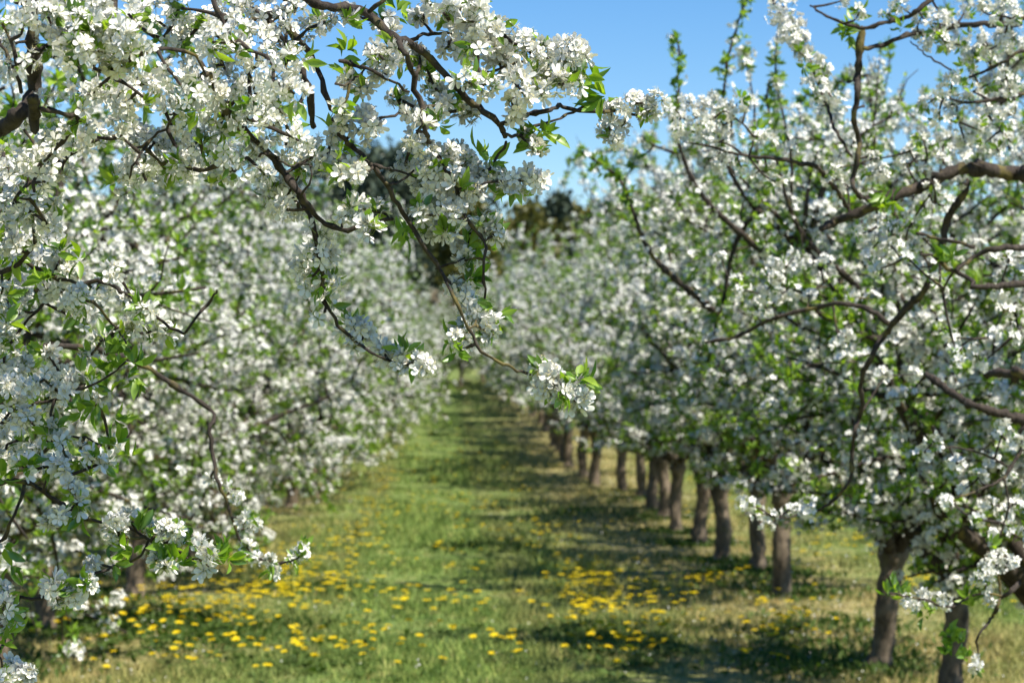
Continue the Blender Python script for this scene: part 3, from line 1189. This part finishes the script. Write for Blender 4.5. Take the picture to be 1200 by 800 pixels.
tops2 = [(140, 150, 16), (160, 158, 16), (110, 160, 16), (95, 175, 14), (155, 175, 18), (180, 168, 20), (205, 178, 22), (160, 195, 20), (145, 215, 16), (172, 212, 18), (195, 200, 20), (220, 196, 20),
         (240, 185, 18), (265, 185, 16), (235, 165, 16), (275, 200, 16), (290, 185, 14), (262, 205, 12), (28, 150, 10), (75, 200, 12), (310, 205, 12), (60, 185, 10)]
s2f = trace(LA[1], [(240, 90), (225, 120), (200, 145), (178, 165), (160, 190), (150, 215)], 4, 2.5, D1 + .1, D1 + .2)
blobs(LA[1], [s2f, s2b], tops2, D1 + .2, 2, fs=.0104, dens=.7, leaf=.3, dj=.1)
# the branch running down to the right through the middle left
s3 = trace(LA[2], [(262, 128), (280, 145), (297, 159), (314, 179), (334, 203), (352, 230), (372, 254), (390, 267), (408, 270), (425, 264), (445, 258), (462, 258)], 10, 4, D1 + .2, 3.1)
blobs(LA[2], [s3], [(300, 175, 8), (320, 215, 14), (338, 228, 12), (330, 245, 12), (350, 248, 10), (315, 228, 10), (405, 250, 12), (420, 245, 15), (440, 248, 13), (432, 268, 12), (375, 175, 14),
                    (388, 160, 12), (365, 185, 12), (380, 195, 8), (352, 195, 10), (345, 180, 14)], 3.1, 2, leaf=.4)
s3t = trace(LA[2], [(352, 230), (362, 215), (366, 204), (364, 195)], 3, 2, 3.0, 3.0)
s3u = trace(LA[2], [(296, 190), (310, 180), (324, 184), (338, 195), (352, 192), (366, 196)], 3, 2, 3.0, 3.0)
# drooping spray
s7 = trace(LA[3], [(352, 230), (366, 262), (372, 290), (377, 324), (377, 345), (388, 365), (403, 388), (420, 402), (440, 415), (455, 422), (475, 428), (492, 431)], 6, 2.5, 3.1, 3.2)
along(LA[3], s7, .16, .42, .022, .022, 6, 2, leaf=.4)
blobs(LA[3], [s7], [(372, 292, 13), (382, 300, 12), (356, 312, 13), (365, 325, 12), (372, 345, 11), (408, 385, 10), (420, 383, 11), (413, 405, 8), (428, 390, 8), (450, 412, 9), (462, 416, 11), (475, 420, 11), (488, 426, 12),
                    (498, 430, 9), (470, 430, 8), (390, 330, 7)], 3.18, 2, leaf=.3, dj=.04)
# the big arching branch against the sky
s4 = trace(LA[4], [(330, -20), (360, 0), (385, 8), (410, 8), (432, 16), (452, 38), (470, 46), (497, 62), (520, 86), (540, 107), (560, 125), (584, 144), (592, 160)], 12, 6, D1 + .2, 3.15, lead=mast + [[-.9, 2.85, 2.3, .022], [-.45, 2.9, 2.2, .014]])
s4b = trace(LA[4], [(584, 146), (600, 139), (620, 133), (640, 129), (660, 124), (680, 129), (702, 130), (722, 130), (745, 134), (768, 131)], 6, 3, 3.15, 3.3)
s4c = trace(LA[4], [(590, 158), (608, 158), (625, 149), (650, 141), (672, 130), (690, 120), (703, 112)], 4.5, 1.6, 3.15, 3.25)
s4d = trace(LA[4], [(594, 166), (585, 180), (572, 196), (555, 208), (540, 212), (527, 211)], 3.5, 2.5, 3.15, 3.2)
s4e = trace(LA[4], [(540, 107), (556, 92), (575, 84), (600, 75), (622, 68), (650, 66), (672, 70)], 5, 2, 3.1, 3.15)
s4f = trace(LA[4], [(478, 50), (492, 42), (512, 38), (535, 40), (560, 44)], 5, 2.5, 3.1, 3.1)
s4g = trace(LA[4], [(430, 14), (450, 0), (462, -14)], 6, 5, 3.0, 3.0)
blobs(LA[4], [s4, s4e, s4f], [(520, 15, 16), (535, 10, 18), (530, 30, 18), (555, 25, 18), (570, 35, 20), (590, 40, 18), (580, 55, 20), (560, 60, 16), (600, 60, 20), (615, 50, 14), (625, 65, 18),
                              (605, 80, 16), (585, 78, 18), (545, 58, 14), (525, 55, 12), (555, 45, 14), (655, 60, 16), (670, 62, 18), (680, 75, 16), (665, 80, 18), (650, 85, 14), (672, 95, 14), (655, 98, 12), (640, 70, 12),
                              (545, 95, 14), (570, 98, 14), (605, 95, 14), (625, 100, 12), (600, 120, 12), (615, 112, 12), (635, 108, 10), (605, 135, 8), (640, 90, 10), (560, 8, 10), (450, 25, 12), (455, 35, 9),
                              (405, 22, 9), (412, 18, 8), (505, 5, 10), (490, 20, 6)], 3.08, 2, leaf=.16, dj=.08)
blobs(LA[4], [s4, s4c], [(625, 172, 8), (632, 178, 7), (618, 160, 6)], 3.2, 2, leaf=.9, dj=.02)
blobs(LA[4], [s4b], [(713, 135, 13), (725, 130, 12), (716, 152, 13), (728, 148, 11), (745, 120, 13), (760, 125, 12), (770, 118, 12), (755, 135, 9), (720, 162, 8)], 3.3, 2, leaf=.35, dj=.03)
for (x, y) in ((706, 110), (712, 112), (640, 156), (632, 150), (570, 190), (562, 180), (400, 70), (398, 190), (472, 22), (480, 30), (465, 12), (690, 72), (688, 88), (560, 10), (545, 5), (580, 72)):
    tuft(LA[4], P(x, y, 3.2), 4, .04)
# branch that hangs from it
s5 = trace(LA[5], [(466, 46), (474, 62), (482, 80), (486, 104), (495, 126), (497, 150), (504, 170), (514, 186), (527, 204), (536, 225), (539, 240), (548, 258), (562, 276), (569, 290), (566, 318), (569, 350)], 7, 3, 3.0, 3.2)
s5b = trace(LA[5], [(527, 207), (545, 212), (560, 208), (574, 196)], 4, 2.5, 3.15, 3.2)
s5c = trace(LA[5], [(566, 208), (585, 208), (605, 205), (625, 208)], 3, 1.6, 3.2, 3.2)
along(LA[5], s5, .30, .62, .030, .022, 6, 2, leaf=.3)
blobs(LA[5], [s5, s5b, s5c], [(478, 72, 12), (500, 80, 14), (505, 98, 15), (515, 110, 13), (492, 65, 10), (520, 125, 12), (465, 115, 9), (535, 125, 12), (550, 135, 10), (545, 128, 9), (500, 140, 8), (478, 128, 8), (485, 165, 12),
                              (498, 180, 14), (480, 190, 14), (475, 200, 12), (520, 178, 13), (535, 182, 13), (545, 190, 14), (505, 200, 15), (555, 195, 12), (570, 205, 13), (555, 222, 10), (585, 210, 11), (600, 212, 13), (615, 205, 12),
                              (628, 212, 11), (602, 225, 10), (590, 222, 9), (495, 220, 12), (520, 225, 14), (510, 245, 15), (540, 250, 14), (500, 265, 13), (520, 268, 15), (575, 262, 15), (568, 272, 13), (548, 275, 14), (530, 255, 12), (490, 250, 10),
                              (545, 235, 10), (580, 275, 9), (512, 275, 10), (538, 290, 8), (555, 300, 9), (545, 305, 10)], 3.15, 2, leaf=.3, dj=.06)
# long fine branch down to the sharp tip in the middle
s6 = trace(LA[6], [(392, 138), (400, 158), (412, 172), (424, 182), (436, 196), (452, 214), (462, 232), (478, 258), (492, 280), (503, 298), (515, 315), (527, 339), (538, 360), (548, 384), (565, 411), (589, 425), (616, 437), (633, 442), (650, 456), (668, 466)], 7, 2.6, 3.05, 3.2)
s6b = trace(LA[6], [(434, 193), (448, 196), (462, 199), (480, 206), (496, 208)], 4, 2, 3.05, 3.1)
s6c = trace(LA[6], [(452, 216), (464, 214), (476, 208), (484, 200)], 4, 2.5, 3.05, 3.1)
s6d = trace(LA[6], [(510, 314), (522, 312), (534, 306), (545, 303)], 3, 2, 3.15, 3.2)
s6e = trace(LA[6], [(400, 72), (414, 76), (428, 80), (445, 88), (460, 96), (480, 107)], 5, 3, 3.0, 3.05)
s6f = trace(LA[6], [(440, 139), (455, 138), (468, 133), (478, 134)], 4, 2, 3.05, 3.05)
s6g = trace(LA[6], [(395, 100), (405, 100), (418, 90), (428, 82)], 3, 2, 3.0, 3.05)
blobs(LA[6], [s6], [(535, 338, 11), (545, 348, 13), (548, 362, 13), (558, 375, 13), (545, 385, 11), (568, 388, 13), (578, 392, 10), (556, 398, 11), (538, 398, 9), (572, 378, 9), (540, 410, 7), (535, 392, 7)], 3.18, 2, leaf=.45, dj=.03)
blobs(LA[6], [s6], [(628, 432, 9), (637, 430, 9), (645, 438, 8), (634, 460, 10), (645, 455, 8), (652, 464, 10), (662, 470, 10), (672, 466, 10), (678, 474, 8), (688, 462, 6), (660, 455, 8), (650, 447, 6)], 3.18, 2, leaf=.05, dj=.015)
blobs(LA[6], [s6e, s6, s6g], [(405, 92, 8), (425, 105, 7), (428, 138, 12), (425, 155, 11), (438, 148, 9), (412, 195, 9), (400, 205, 9), (420, 205, 10), (398, 130, 9), (402, 145, 8), (450, 70, 13), (445, 85, 10), (440, 60, 9), (462, 60, 12)], 3.05, 2, leaf=.4, dj=.05)
for (x, y) in ((547, 330), (551, 326), (580, 360), (583, 368), (548, 392), (552, 388), (676, 446), (680, 444), (684, 450), (672, 452), (648, 442), (400, 180), (398, 172), (405, 60), (560, 286), (548, 288), (475, 275), (478, 268)):
    tuft(LA[6], P(x, y, 3.18), 5, .034)
# shaded mass at the left edge
s8 = trace(LA[7], [(-30, 300), (0, 320), (30, 305), (44, 280), (40, 255), (40, 235)], 6, 4, 3.3, 3.1, lead=[[-2.45, 3.33, .80, .04], [-1.6, 3.35, 1.3, .025], [-1.0, 3.35, 1.6, .014]])
s8b = trace(LA[7], [(30, 305), (64, 324), (95, 335), (118, 361), (138, 385), (150, 402)], 5, 2, 3.3, 3.2)
s8c = trace(LA[7], [(95, 335), (125, 330), (150, 345), (175, 365), (209, 388), (220, 388), (232, 370), (244, 357), (250, 348), (256, 341)], 5, 2, 3.3, 3.2)
s8d = trace(LA[7], [(-20, 420), (10, 405), (30, 385), (45, 365), (62, 345)], 4, 3, 3.3, 3.3, lead=[[-1.0, 3.35, 1.6, .01]])
s8e = trace(LA[7], [(-20, 500), (20, 480), (60, 470), (100, 455), (130, 440), (150, 425)], 4, 2, 3.3, 3.2, lead=[[-1.3, 3.35, 1.45, .012]])
s8f = trace(LA[7], [(0, 450), (20, 470), (45, 500), (65, 520), (95, 510), (120, 520)], 4, 2, 3.35, 3.3)
left_mass = [(10, 285, 20), (35, 290, 20), (60, 290, 20), (50, 310, 18), (15, 310, 20), (75, 300, 16), (80, 325, 18), (95, 350, 18), (60, 340, 12), (25, 340, 18), (5, 345, 16), (115, 345, 10), (135, 322, 14), (128, 332, 12),
             (170, 368, 14), (182, 375, 16), (195, 388, 12), (175, 390, 12), (150, 352, 8), (155, 385, 8), (100, 372, 14), (80, 368, 12), (10, 372, 16), (30, 365, 12), (5, 400, 18), (25, 405, 16), (8, 425, 16), (28, 430, 12),
             (10, 455, 18), (30, 455, 14), (55, 445, 14), (75, 440, 14), (60, 465, 14), (85, 460, 14), (102, 450, 14), (70, 478, 12), (20, 480, 16), (35, 490, 14), (5, 495, 14), (12, 520, 16), (35, 515, 14), (45, 535, 14), (5, 540, 14),
             (65, 500, 8), (75, 520, 12), (95, 530, 12), (110, 540, 12), (130, 525, 10), (90, 545, 12), (15, 205, 14), (8, 180, 10), (5, 225, 12), (120, 465, 8), (120, 400, 8), (105, 420, 8), (60, 415, 6)]
blobs(LA[7], [s8, s8b, s8c, s8d, s8e, s8f], left_mass, 3.3, 2, leaf=.45, dj=.12)
for (x, y) in ((55, 330), (60, 322), (20, 300), (140, 400), (145, 430), (158, 428), (162, 440), (150, 445), (135, 430), (128, 415), (100, 440), (115, 475), (135, 490), (100, 480), (10, 380), (3, 300), (60, 510), (140, 520), (135, 540), (155, 535), (5, 560), (95, 305)):
    tuft(LA[7], P(x, y, 3.25), 6, .034, .2)
# low branches bottom left
s9 = trace(LA[8], [(-30, 575), (0, 567), (20, 562), (34, 564), (54, 574), (78, 591), (98, 602), (118, 609), (142, 614), (160, 622), (178, 632), (198, 642), (216, 648), (236, 656), (246, 662)], 6, 2, 3.3, 3.2, lead=[[-2.45, 3.33, .70, .04], [-1.5, 3.35, 1.25, .025], [-1.0, 3.35, 1.48, .012]])
s9b = trace(LA[8], [(178, 632), (168, 648), (155, 655), (140, 661), (128, 665), (101, 676), (78, 690), (51, 700), (27, 697), (5, 702), (-20, 700)], 3, 4, 3.2, 3.25)
s9c = trace(LA[8], [(-20, 640), (5, 632), (20, 600), (34, 566)], 4, 4, 3.3, 3.3)
s9d = trace(LA[8], [(27, 697), (18, 715), (10, 740), (5, 770), (12, 795)], 4, 2, 3.25, 3.2)
blobs(LA[8], [s9, s9b, s9d], [(60, 545, 12), (75, 548, 10), (30, 545, 12), (88, 572, 9), (95, 588, 10), (72, 605, 8), (62, 608, 6), (133, 622, 9), (142, 626, 8), (138, 610, 9), (150, 605, 8), (203, 620, 9), (210, 628, 7), (195, 618, 8), (238, 640, 8), (246, 650, 8),
                              (242, 665, 7), (195, 664, 6), (186, 655, 6), (112, 660, 6), (62, 680, 8), (60, 692, 9), (72, 700, 8), (85, 690, 9), (92, 696, 8), (108, 688, 8), (105, 680, 6), (8, 712, 10), (15, 725, 9), (5, 700, 8), (15, 778, 8), (25, 785, 8), (38, 788, 8), (10, 790, 9), (180, 618, 6), (125, 540, 8), (8, 690, 7)], 3.2, 2, leaf=.14, dj=.03)
for (x, y) in ((165, 622), (172, 620), (190, 640), (195, 650), (215, 655), (150, 640), (158, 648), (262, 650), (268, 655), (100, 605), (95, 612), (225, 628), (135, 658), (85, 540), (92, 548), (100, 535), (12, 740), (5, 752), (18, 733), (15, 660), (8, 640), (10, 700), (265, 660), (206, 660)):
    tuft(LA[8], P(x, y, 3.2), 5, .034)
LC = Limb(TA)          # unseen upper limb of the near left tree, added to shade its lower branches
top_ = spline([[-1.5, 2.95, 2.1, .03], [-1.15, 3.0, 2.55, .022], [-.7, 3.05, 2.85, .016], [-.2, 3.0, 3.0, .011], [.3, 2.9, 3.05, .005]], .03)
tube(LC.wood, top_[:, :3], top_[:, 3], 7, 0, .08)
for k in range(4, len(top_), 3):
    for _ in range(2):
        sd = side_dir([1, 0, .1], random_gen, R(random.uniform(50, 90)))
        br = walk(top_[k, :3], sd, random.uniform(.2, .42), .05, .18, .02, random_gen)
        br = br[(br[:, 2] > 2.45)]
        if len(br) < 3:
            continue
        tube(LC.wood, br, np.linspace(.005, .002, len(br)), 4)
        for q in br[1:]:
            cluster(LC, q, .028, random.randint(4, 8), 1, .5)
LC.finish()
for L in LA:
    L.finish()
# softer low spray a little behind
LB = Limb(TA)
s10 = trace(LB, [(235, 470), (246, 505), (250, 533), (257, 564), (268, 588), (275, 614), (284, 634), (294, 648), (308, 655), (322, 659), (342, 656), (360, 646)], 5, 2, 4.6, 4.6, lead=[[-2.45, 3.4, .8, .04], [-1.6, 4.0, 1.35, .022], [-.8, 4.5, 1.65, .008]])
blobs(LB, [s10], [(276, 570, 8), (278, 582, 8), (288, 610, 7), (300, 615, 6), (290, 640, 6), (300, 652, 5), (318, 656, 6), (321, 666, 6), (345, 656, 6), (354, 650, 7), (356, 640, 4), (250, 560, 6)], 4.6, 2, leaf=.6, dj=.05)
LB.finish()

# --- near right tree
TB = root('plum_tree', (0, 0, 0), 'near plum tree reaching in with knobbly soft branches over the right row', 'tree', 'plum trees of the right row')
baseB = np.array([2.5, 6.6, 0.0])
gB = grow(91, 1, nsc=6)
attach(gB, TB, baseB, lambda v: (v[:, 0] / v[:, 1] * FPX + VPX > 1212 + 12 * np.sin(v[:, 2] * 9)) & (v[:, 0] > 1.4))
D2 = 5.4
RT = [2.48, 6.58, .82, .05]
RL = [Limb(TB) for _ in range(6)]
r1 = trace(RL[0], [(1215, 22), (1200, 24), (1178, 26), (1155, 25), (1125, 28), (1097, 34), (1075, 36), (1057, 41), (1035, 52), (1016, 53)], 8, 5, D2 + .1, D2, lead=[RT, [2.2, 6.2, 1.6, .03], [1.6, 5.8, 2.3, .016]])
r1b = trace(RL[0], [(1013, 30), (1011, 50), (1009, 68), (1007, 90), (1008, 101), (1006, 120), (1003, 135), (1006, 150), (1009, 165), (1008, 185), (1004, 199), (1002, 210), (1003, 219), (1011, 229), (1021, 234)], 7.5, 5, D2, D2)
r1c = trace(RL[0], [(1105, -15), (1090, 0), (1075, 12), (1057, 20), (1033, 25), (1013, 30), (985, 22), (965, 12), (952, 3)], 8, 2, D2, D2)
for k in (5, 9, 14, 20, 26, 32):
    q = r1b[min(k * 2, len(r1b) - 1), :3]
    twig(RL[0], q, q + np.array([random.choice([-1, 1]) * .022, 0, random.uniform(-.01, .012)]), .006, .004)
blobs(RL[0], [r1, r1c], [(1010, 12, 8), (990, -2, 10), (1045, 12, 10), (1060, 5, 10), (1085, 15, 12), (1100, 25, 14), (1110, 45, 13), (1095, 50, 12), (1080, 40, 8), (1120, 30, 10), (1135, 10, 10), (1155, 8, 12), (1170, 15, 12), (1185, 5, 14), (1195, 15, 12),
                         (1150, 40, 12), (1180, 45, 14), (1165, 55, 12), (1195, 50, 14), (1130, 50, 10), (1110, 15, 8)], D2, 2, leaf=.45, dj=.15)
r2 = trace(RL[1], [(900, -20), (912, 5), (925, 25), (935, 45), (946, 60), (955, 80), (962, 98), (972, 125), (980, 148), (990, 165), (1000, 182)], 4, 3.5, D2 + .3, D2)
along(RL[1], r2, .05, .75, .030, .030, 8, 1, leaf=.25, off=.02)
blobs(RL[1], [r2], [(912, 12, 12), (922, 25, 14), (930, 40, 14), (940, 50, 14), (945, 62, 12), (955, 80, 14), (965, 92, 14), (975, 115, 13), (985, 120, 10), (960, 72, 10), (935, 28, 10)], D2 + .2, 2, leaf=.3, dj=.06)
r3 = trace(RL[2], [(1230, 204), (1200, 203), (1180, 200), (1160, 197), (1138, 196), (1120, 200), (1104, 206), (1080, 218), (1057, 226), (1035, 236), (1016, 244), (998, 252), (982, 258), (965, 268)], 19, 8, D2 + .3, D2 + .5, lead=[RT, [2.2, 6.3, 1.5, .035], [1.75, 5.9, 2.0, .024]])
r3b = trace(RL[2], [(1138, 210), (1135, 225), (1120, 245), (1112, 262), (1108, 285), (1087, 338), (1068, 358), (1050, 378), (1040, 392), (1030, 405), (1020, 425), (1013, 439), (1011, 456), (1013, 473), (1008, 490), (1003, 506), (1000, 530), (999, 560), (985, 580), (969, 594), (950, 600), (935, 603)], 10, 3, D2 + .4, D2 + .9)
r3c = trace(RL[2], [(1045, 380), (1025, 365), (1008, 358), (985, 355), (960, 360), (935, 365), (910, 372), (891, 380), (870, 392), (851, 398), (827, 401)], 7, 3, D2 + .7, D2 + 1.1)
r3d = trace(RL[2], [(960, 194), (940, 190), (918, 185), (898, 183), (878, 182), (860, 178), (838, 172)], 6, 3, D2 + .2, D2 + .1)
r3e = trace(RL[2], [(1000, 250), (985, 225), (960, 194)], 5, 5, D2 + .5, D2 + .2)
r3f = trace(RL[2], [(878, 182), (885, 165), (878, 150), (868, 140)], 3, 2, D2 + .1, D2)
blobs(RL[2], [r3d, r3f], [(805, 118, 12), (820, 125, 14), (838, 120, 14), (850, 128, 14), (865, 120, 10), (870, 135, 12), (850, 145, 16), (830, 145, 16), (812, 140, 12), (822, 160, 14), (845, 165, 16), (862, 155, 12), (890, 160, 12), (905, 158, 12), (920, 165, 10),
                          (850, 185, 12), (870, 195, 12), (885, 205, 12), (900, 200, 10), (910, 212, 8), (842, 195, 8), (800, 165, 10), (795, 130, 10), (930, 175, 8), (780, 128, 10), (795, 150, 8), (880, 120, 8)], D2 + .1, 2, leaf=.18, dj=.12)
blobs(RL[2], [r3, r3b, r1b], [(1025, 185, 13), (1035, 200, 13), (1020, 205, 12), (975, 200, 12), (990, 210, 13), (985, 195, 10), (970, 210, 10), (1030, 265, 14), (1050, 268, 14), (1010, 275, 12), (1065, 280, 12), (1025, 290, 12), (1075, 255, 12),
                              (1085, 200, 10), (1095, 225, 12), (1110, 190, 12), (1090, 185, 12), (1065, 190, 12), (1110, 240, 12), (1125, 215, 8), (1110, 165, 12), (1085, 160, 12), (1070, 175, 10), (1130, 180, 10)], D2 + .35, 2, leaf=.4, dj=.15)
blobs(RL[2], [r3b, r3c], [(905, 310, 14), (920, 318, 14), (932, 302, 12), (910, 330, 14), (895, 345, 13), (915, 345, 14), (935, 340, 12), (870, 340, 11), (950, 345, 10), (968, 308, 11), (975, 325, 11), (885, 358, 10), (900, 362, 10), (865, 330, 8), (845, 300, 9),
                          (1000, 350, 10), (1025, 350, 11), (995, 395, 10), (985, 400, 8), (1040, 440, 6), (940, 598, 9), (950, 590, 9), (890, 600, 9), (905, 605, 8), (880, 592, 7), (925, 598, 7), (948, 600, 10), (870, 590, 8), (900, 618, 7), (1075, 438, 6), (1035, 436, 6)], D2 + .9, 1, leaf=.4, dj=.1)
r4 = trace(RL[3], [(1215, 60), (1185, 68), (1160, 80), (1140, 88)], 4, 3, D2, D2, lead=[RT, [2.1, 6.1, 1.7, .02], [1.6, 5.7, 2.25, .01]])
r4b = trace(RL[3], [(1215, 112), (1190, 113), (1165, 115), (1140, 118), (1115, 113)], 5, 3, D2 + .1, D2, lead=[RT, [2.1, 6.1, 1.6, .02], [1.6, 5.7, 2.15, .01]])
r4c = trace(RL[3], [(1120, 82), (1105, 72), (1090, 62), (1078, 52), (1070, 46)], 2.5, 1.6, D2, D2)
blobs(RL[3], [r4, r4b], [(1145, 65, 13), (1155, 55, 10), (1140, 80, 12), (1165, 70, 10), (1120, 92, 12), (1108, 105, 12), (1110, 125, 12), (1125, 120, 12), (1145, 105, 10), (1165, 95, 13), (1185, 90, 13), (1190, 105, 10), (1160, 130, 12), (1180, 135, 12),
                         (1105, 140, 10), (1195, 130, 12), (1090, 120, 9), (1125, 140, 10), (1150, 150, 10), (1190, 165, 10), (1175, 175, 12), (1160, 165, 10), (1135, 165, 8)], D2 + .05, 2, leaf=.4, dj=.12)
r5 = trace(RL[4], [(1215, 292), (1195, 289), (1170, 290), (1145, 300), (1125, 315)], 8, 5, D2 + .1, D2, lead=[RT, [2.1, 6.1, 1.5, .025], [1.7, 5.7, 1.85, .014]])
r5b = trace(RL[4], [(1078, 272), (1100, 278), (1125, 283), (1145, 288)], 4, 5, D2, D2)
r5c = trace(RL[4], [(1160, 335), (1145, 330), (1128, 320), (1114, 314), (1100, 300), (1082, 297)], 7, 3, D2, D2, lead=[[1.7, 5.7, 1.85, .012]])
r5d = trace(RL[4], [(1215, 445), (1195, 440), (1175, 436), (1160, 440)], 13, 8, D2 + .8, D2 + 1, lead=[RT, [2.1, 6.3, 1.25, .04]])
r5e = trace(RL[4], [(1160, 480), (1138, 472), (1115, 458), (1100, 446), (1088, 438)], 11, 7, D2 + 1.2, D2 + 1.4, lead=[[2.1, 6.7, 1.35, .03]])
blobs(RL[4], [r5, r5b, r5c], [(1035, 285, 12), (1050, 290, 12), (1065, 300, 10), (1080, 290, 10), (1085, 278, 8), (1100, 310, 10), (1105, 330, 10), (1095, 325, 8), (1108, 340, 7), (1180, 325, 14), (1190, 345, 14), (1175, 345, 12), (1195, 365, 12), (1180, 365, 12),
                              (1165, 300, 9), (1188, 300, 8), (1195, 320, 10), (1030, 315, 9), (1020, 300, 8), (1120, 395, 10), (1135, 405, 12), (1125, 415, 12), (1145, 415, 8), (1110, 380, 9), (1155, 425, 9), (1170, 395, 10), (1190, 395, 10), (1075, 312, 6),], D2 + .3, 1, leaf=.45, dj=.2)
r5f = trace(RL[5], [(1225, 500), (1200, 530), (1180, 560), (1150, 575), (1120, 585)], 5, 2.5, D2 + .4, D2 + .3, lead=[RT, [2.1, 6.2, 1.35, .02]])
r5g = trace(RL[5], [(1180, 560), (1185, 590), (1178, 620), (1165, 640)], 3, 2, D2 + .35, D2 + .3)
r5h = trace(RL[5], [(1180, 545), (1150, 530), (1115, 525), (1085, 530)], 3, 2, D2 + .35, D2 + .3)
blobs(RL[5], [r5f, r5g, r5h], [(1095, 520, 12), (1085, 530, 10), (1180, 505, 12), (1195, 520, 12), (1170, 540, 12), (1150, 560, 10), (1130, 575, 10), (1185, 560, 12), (1195, 590, 12), (1180, 600, 12), (1160, 590, 9), (1190, 620, 9), (1110, 590, 9), (1165, 630, 9), (1125, 545, 10), (1150, 610, 8)], D2 + .3, 1, leaf=.5, dj=.1)
r6 = trace(RL[5], [(1225, 665), (1200, 682), (1188, 694), (1178, 700), (1172, 712), (1166, 724), (1154, 738), (1147, 750), (1148, 762), (1150, 775)], 6, 2, D2 + .2, D2 + .2, lead=[RT, [2.2, 6.2, 1.25, .02], [1.75, 5.8, 1.2, .01]])
r6b = trace(RL[5], [(1178, 700), (1160, 696), (1140, 700), (1118, 712), (1100, 708), (1080, 702), (1060, 698), (1045, 696)], 3, 2, D2 + .2, D2 + .1)
r6c = trace(RL[5], [(1176, 697), (1174, 680), (1170, 665), (1180, 650)], 3, 2, D2 + .2, D2 + .2)
blobs(RL[5], [r6, r6b, r6c], [(1150, 777, 8), (1145, 785, 5), (1110, 706, 8), (1100, 704, 7), (1072, 712, 8), (1065, 702, 7), (1168, 656, 10), (1160, 665, 9), (1180, 655, 9), (1162, 675, 7), (1175, 668, 7), (1190, 660, 7), (1162, 705, 5), (1158, 690, 5), (1150, 680, 7), (1085, 700, 5)], D2 + .15, 2, leaf=.3, dj=.04)
for (x, y) in ((1115, 745), (1120, 755), (1125, 748), (1130, 752), (1112, 762), (1135, 700), (1140, 706), (1142, 712), (1050, 690), (1042, 698), (1055, 695), (1085, 722), (1090, 715), (1165, 640), (1135, 772)):
    tuft(RL[5], P(x, y, D2 + .2), 6, .045)
for (x, y) in ((995, 30), (1000, 38), (990, 35), (1005, 22), (1035, 236), (1040, 228), (1035, 245), (1050, 235), (945, 75), (890, 150), (1125, 92), (1130, 100), (1105, 305), (1110, 298), (1120, 300), (1060, 30), (870, 115)):
    tuft(RL[0], P(x, y, D2), 7, .042)
for pts_, dd in (([(842, 150), (848, 120), (851, 95), (853, 72), (860, 48), (866, 25), (876, 0), (884, -20)], 8.5), ([(792, 150), (796, 120), (795, 90), (797, 60), (794, 44)], 8.3),
                 ([(915, 200), (912, 170), (905, 140), (900, 115), (903, 95)], 8.5), ([(735, 225), (722, 205), (705, 192), (690, 183), (682, 178)], 8.4)):
    LS = Limb(T9)
    w_ = P(pts_[0][0], pts_[0][1], dd)
    t_ = trace(LS, pts_, 4, 2, dd, dd, lead=[[w_[0] + .34, dd + .25, w_[2] - .42, .013], [w_[0] + .10, dd + .1, w_[2] - .22, .009]])
    up_ = t_[t_[:, 2] > w_[2] - .02]
    along(LS, up_, .0, 1.0, .05, .024, 3, 1, leaf=.1, off=.02, skip=.45)
    along(LS, t_, .0, .5, .05, .03, 7, 1, leaf=.5, off=.04, skip=.1)
    for _ in range(24):
        k = random.randrange(len(up_))
        tuft(LS, up_[k, :3] + rng.normal(0, .012, 3), 5, .042)
    o_ = LS.finish()
    o_.matrix_parent_inverse = Matrix.LocRotScale(T9.location, T9.rotation_euler, T9.scale).inverted()
for L in RL:
    L.finish()
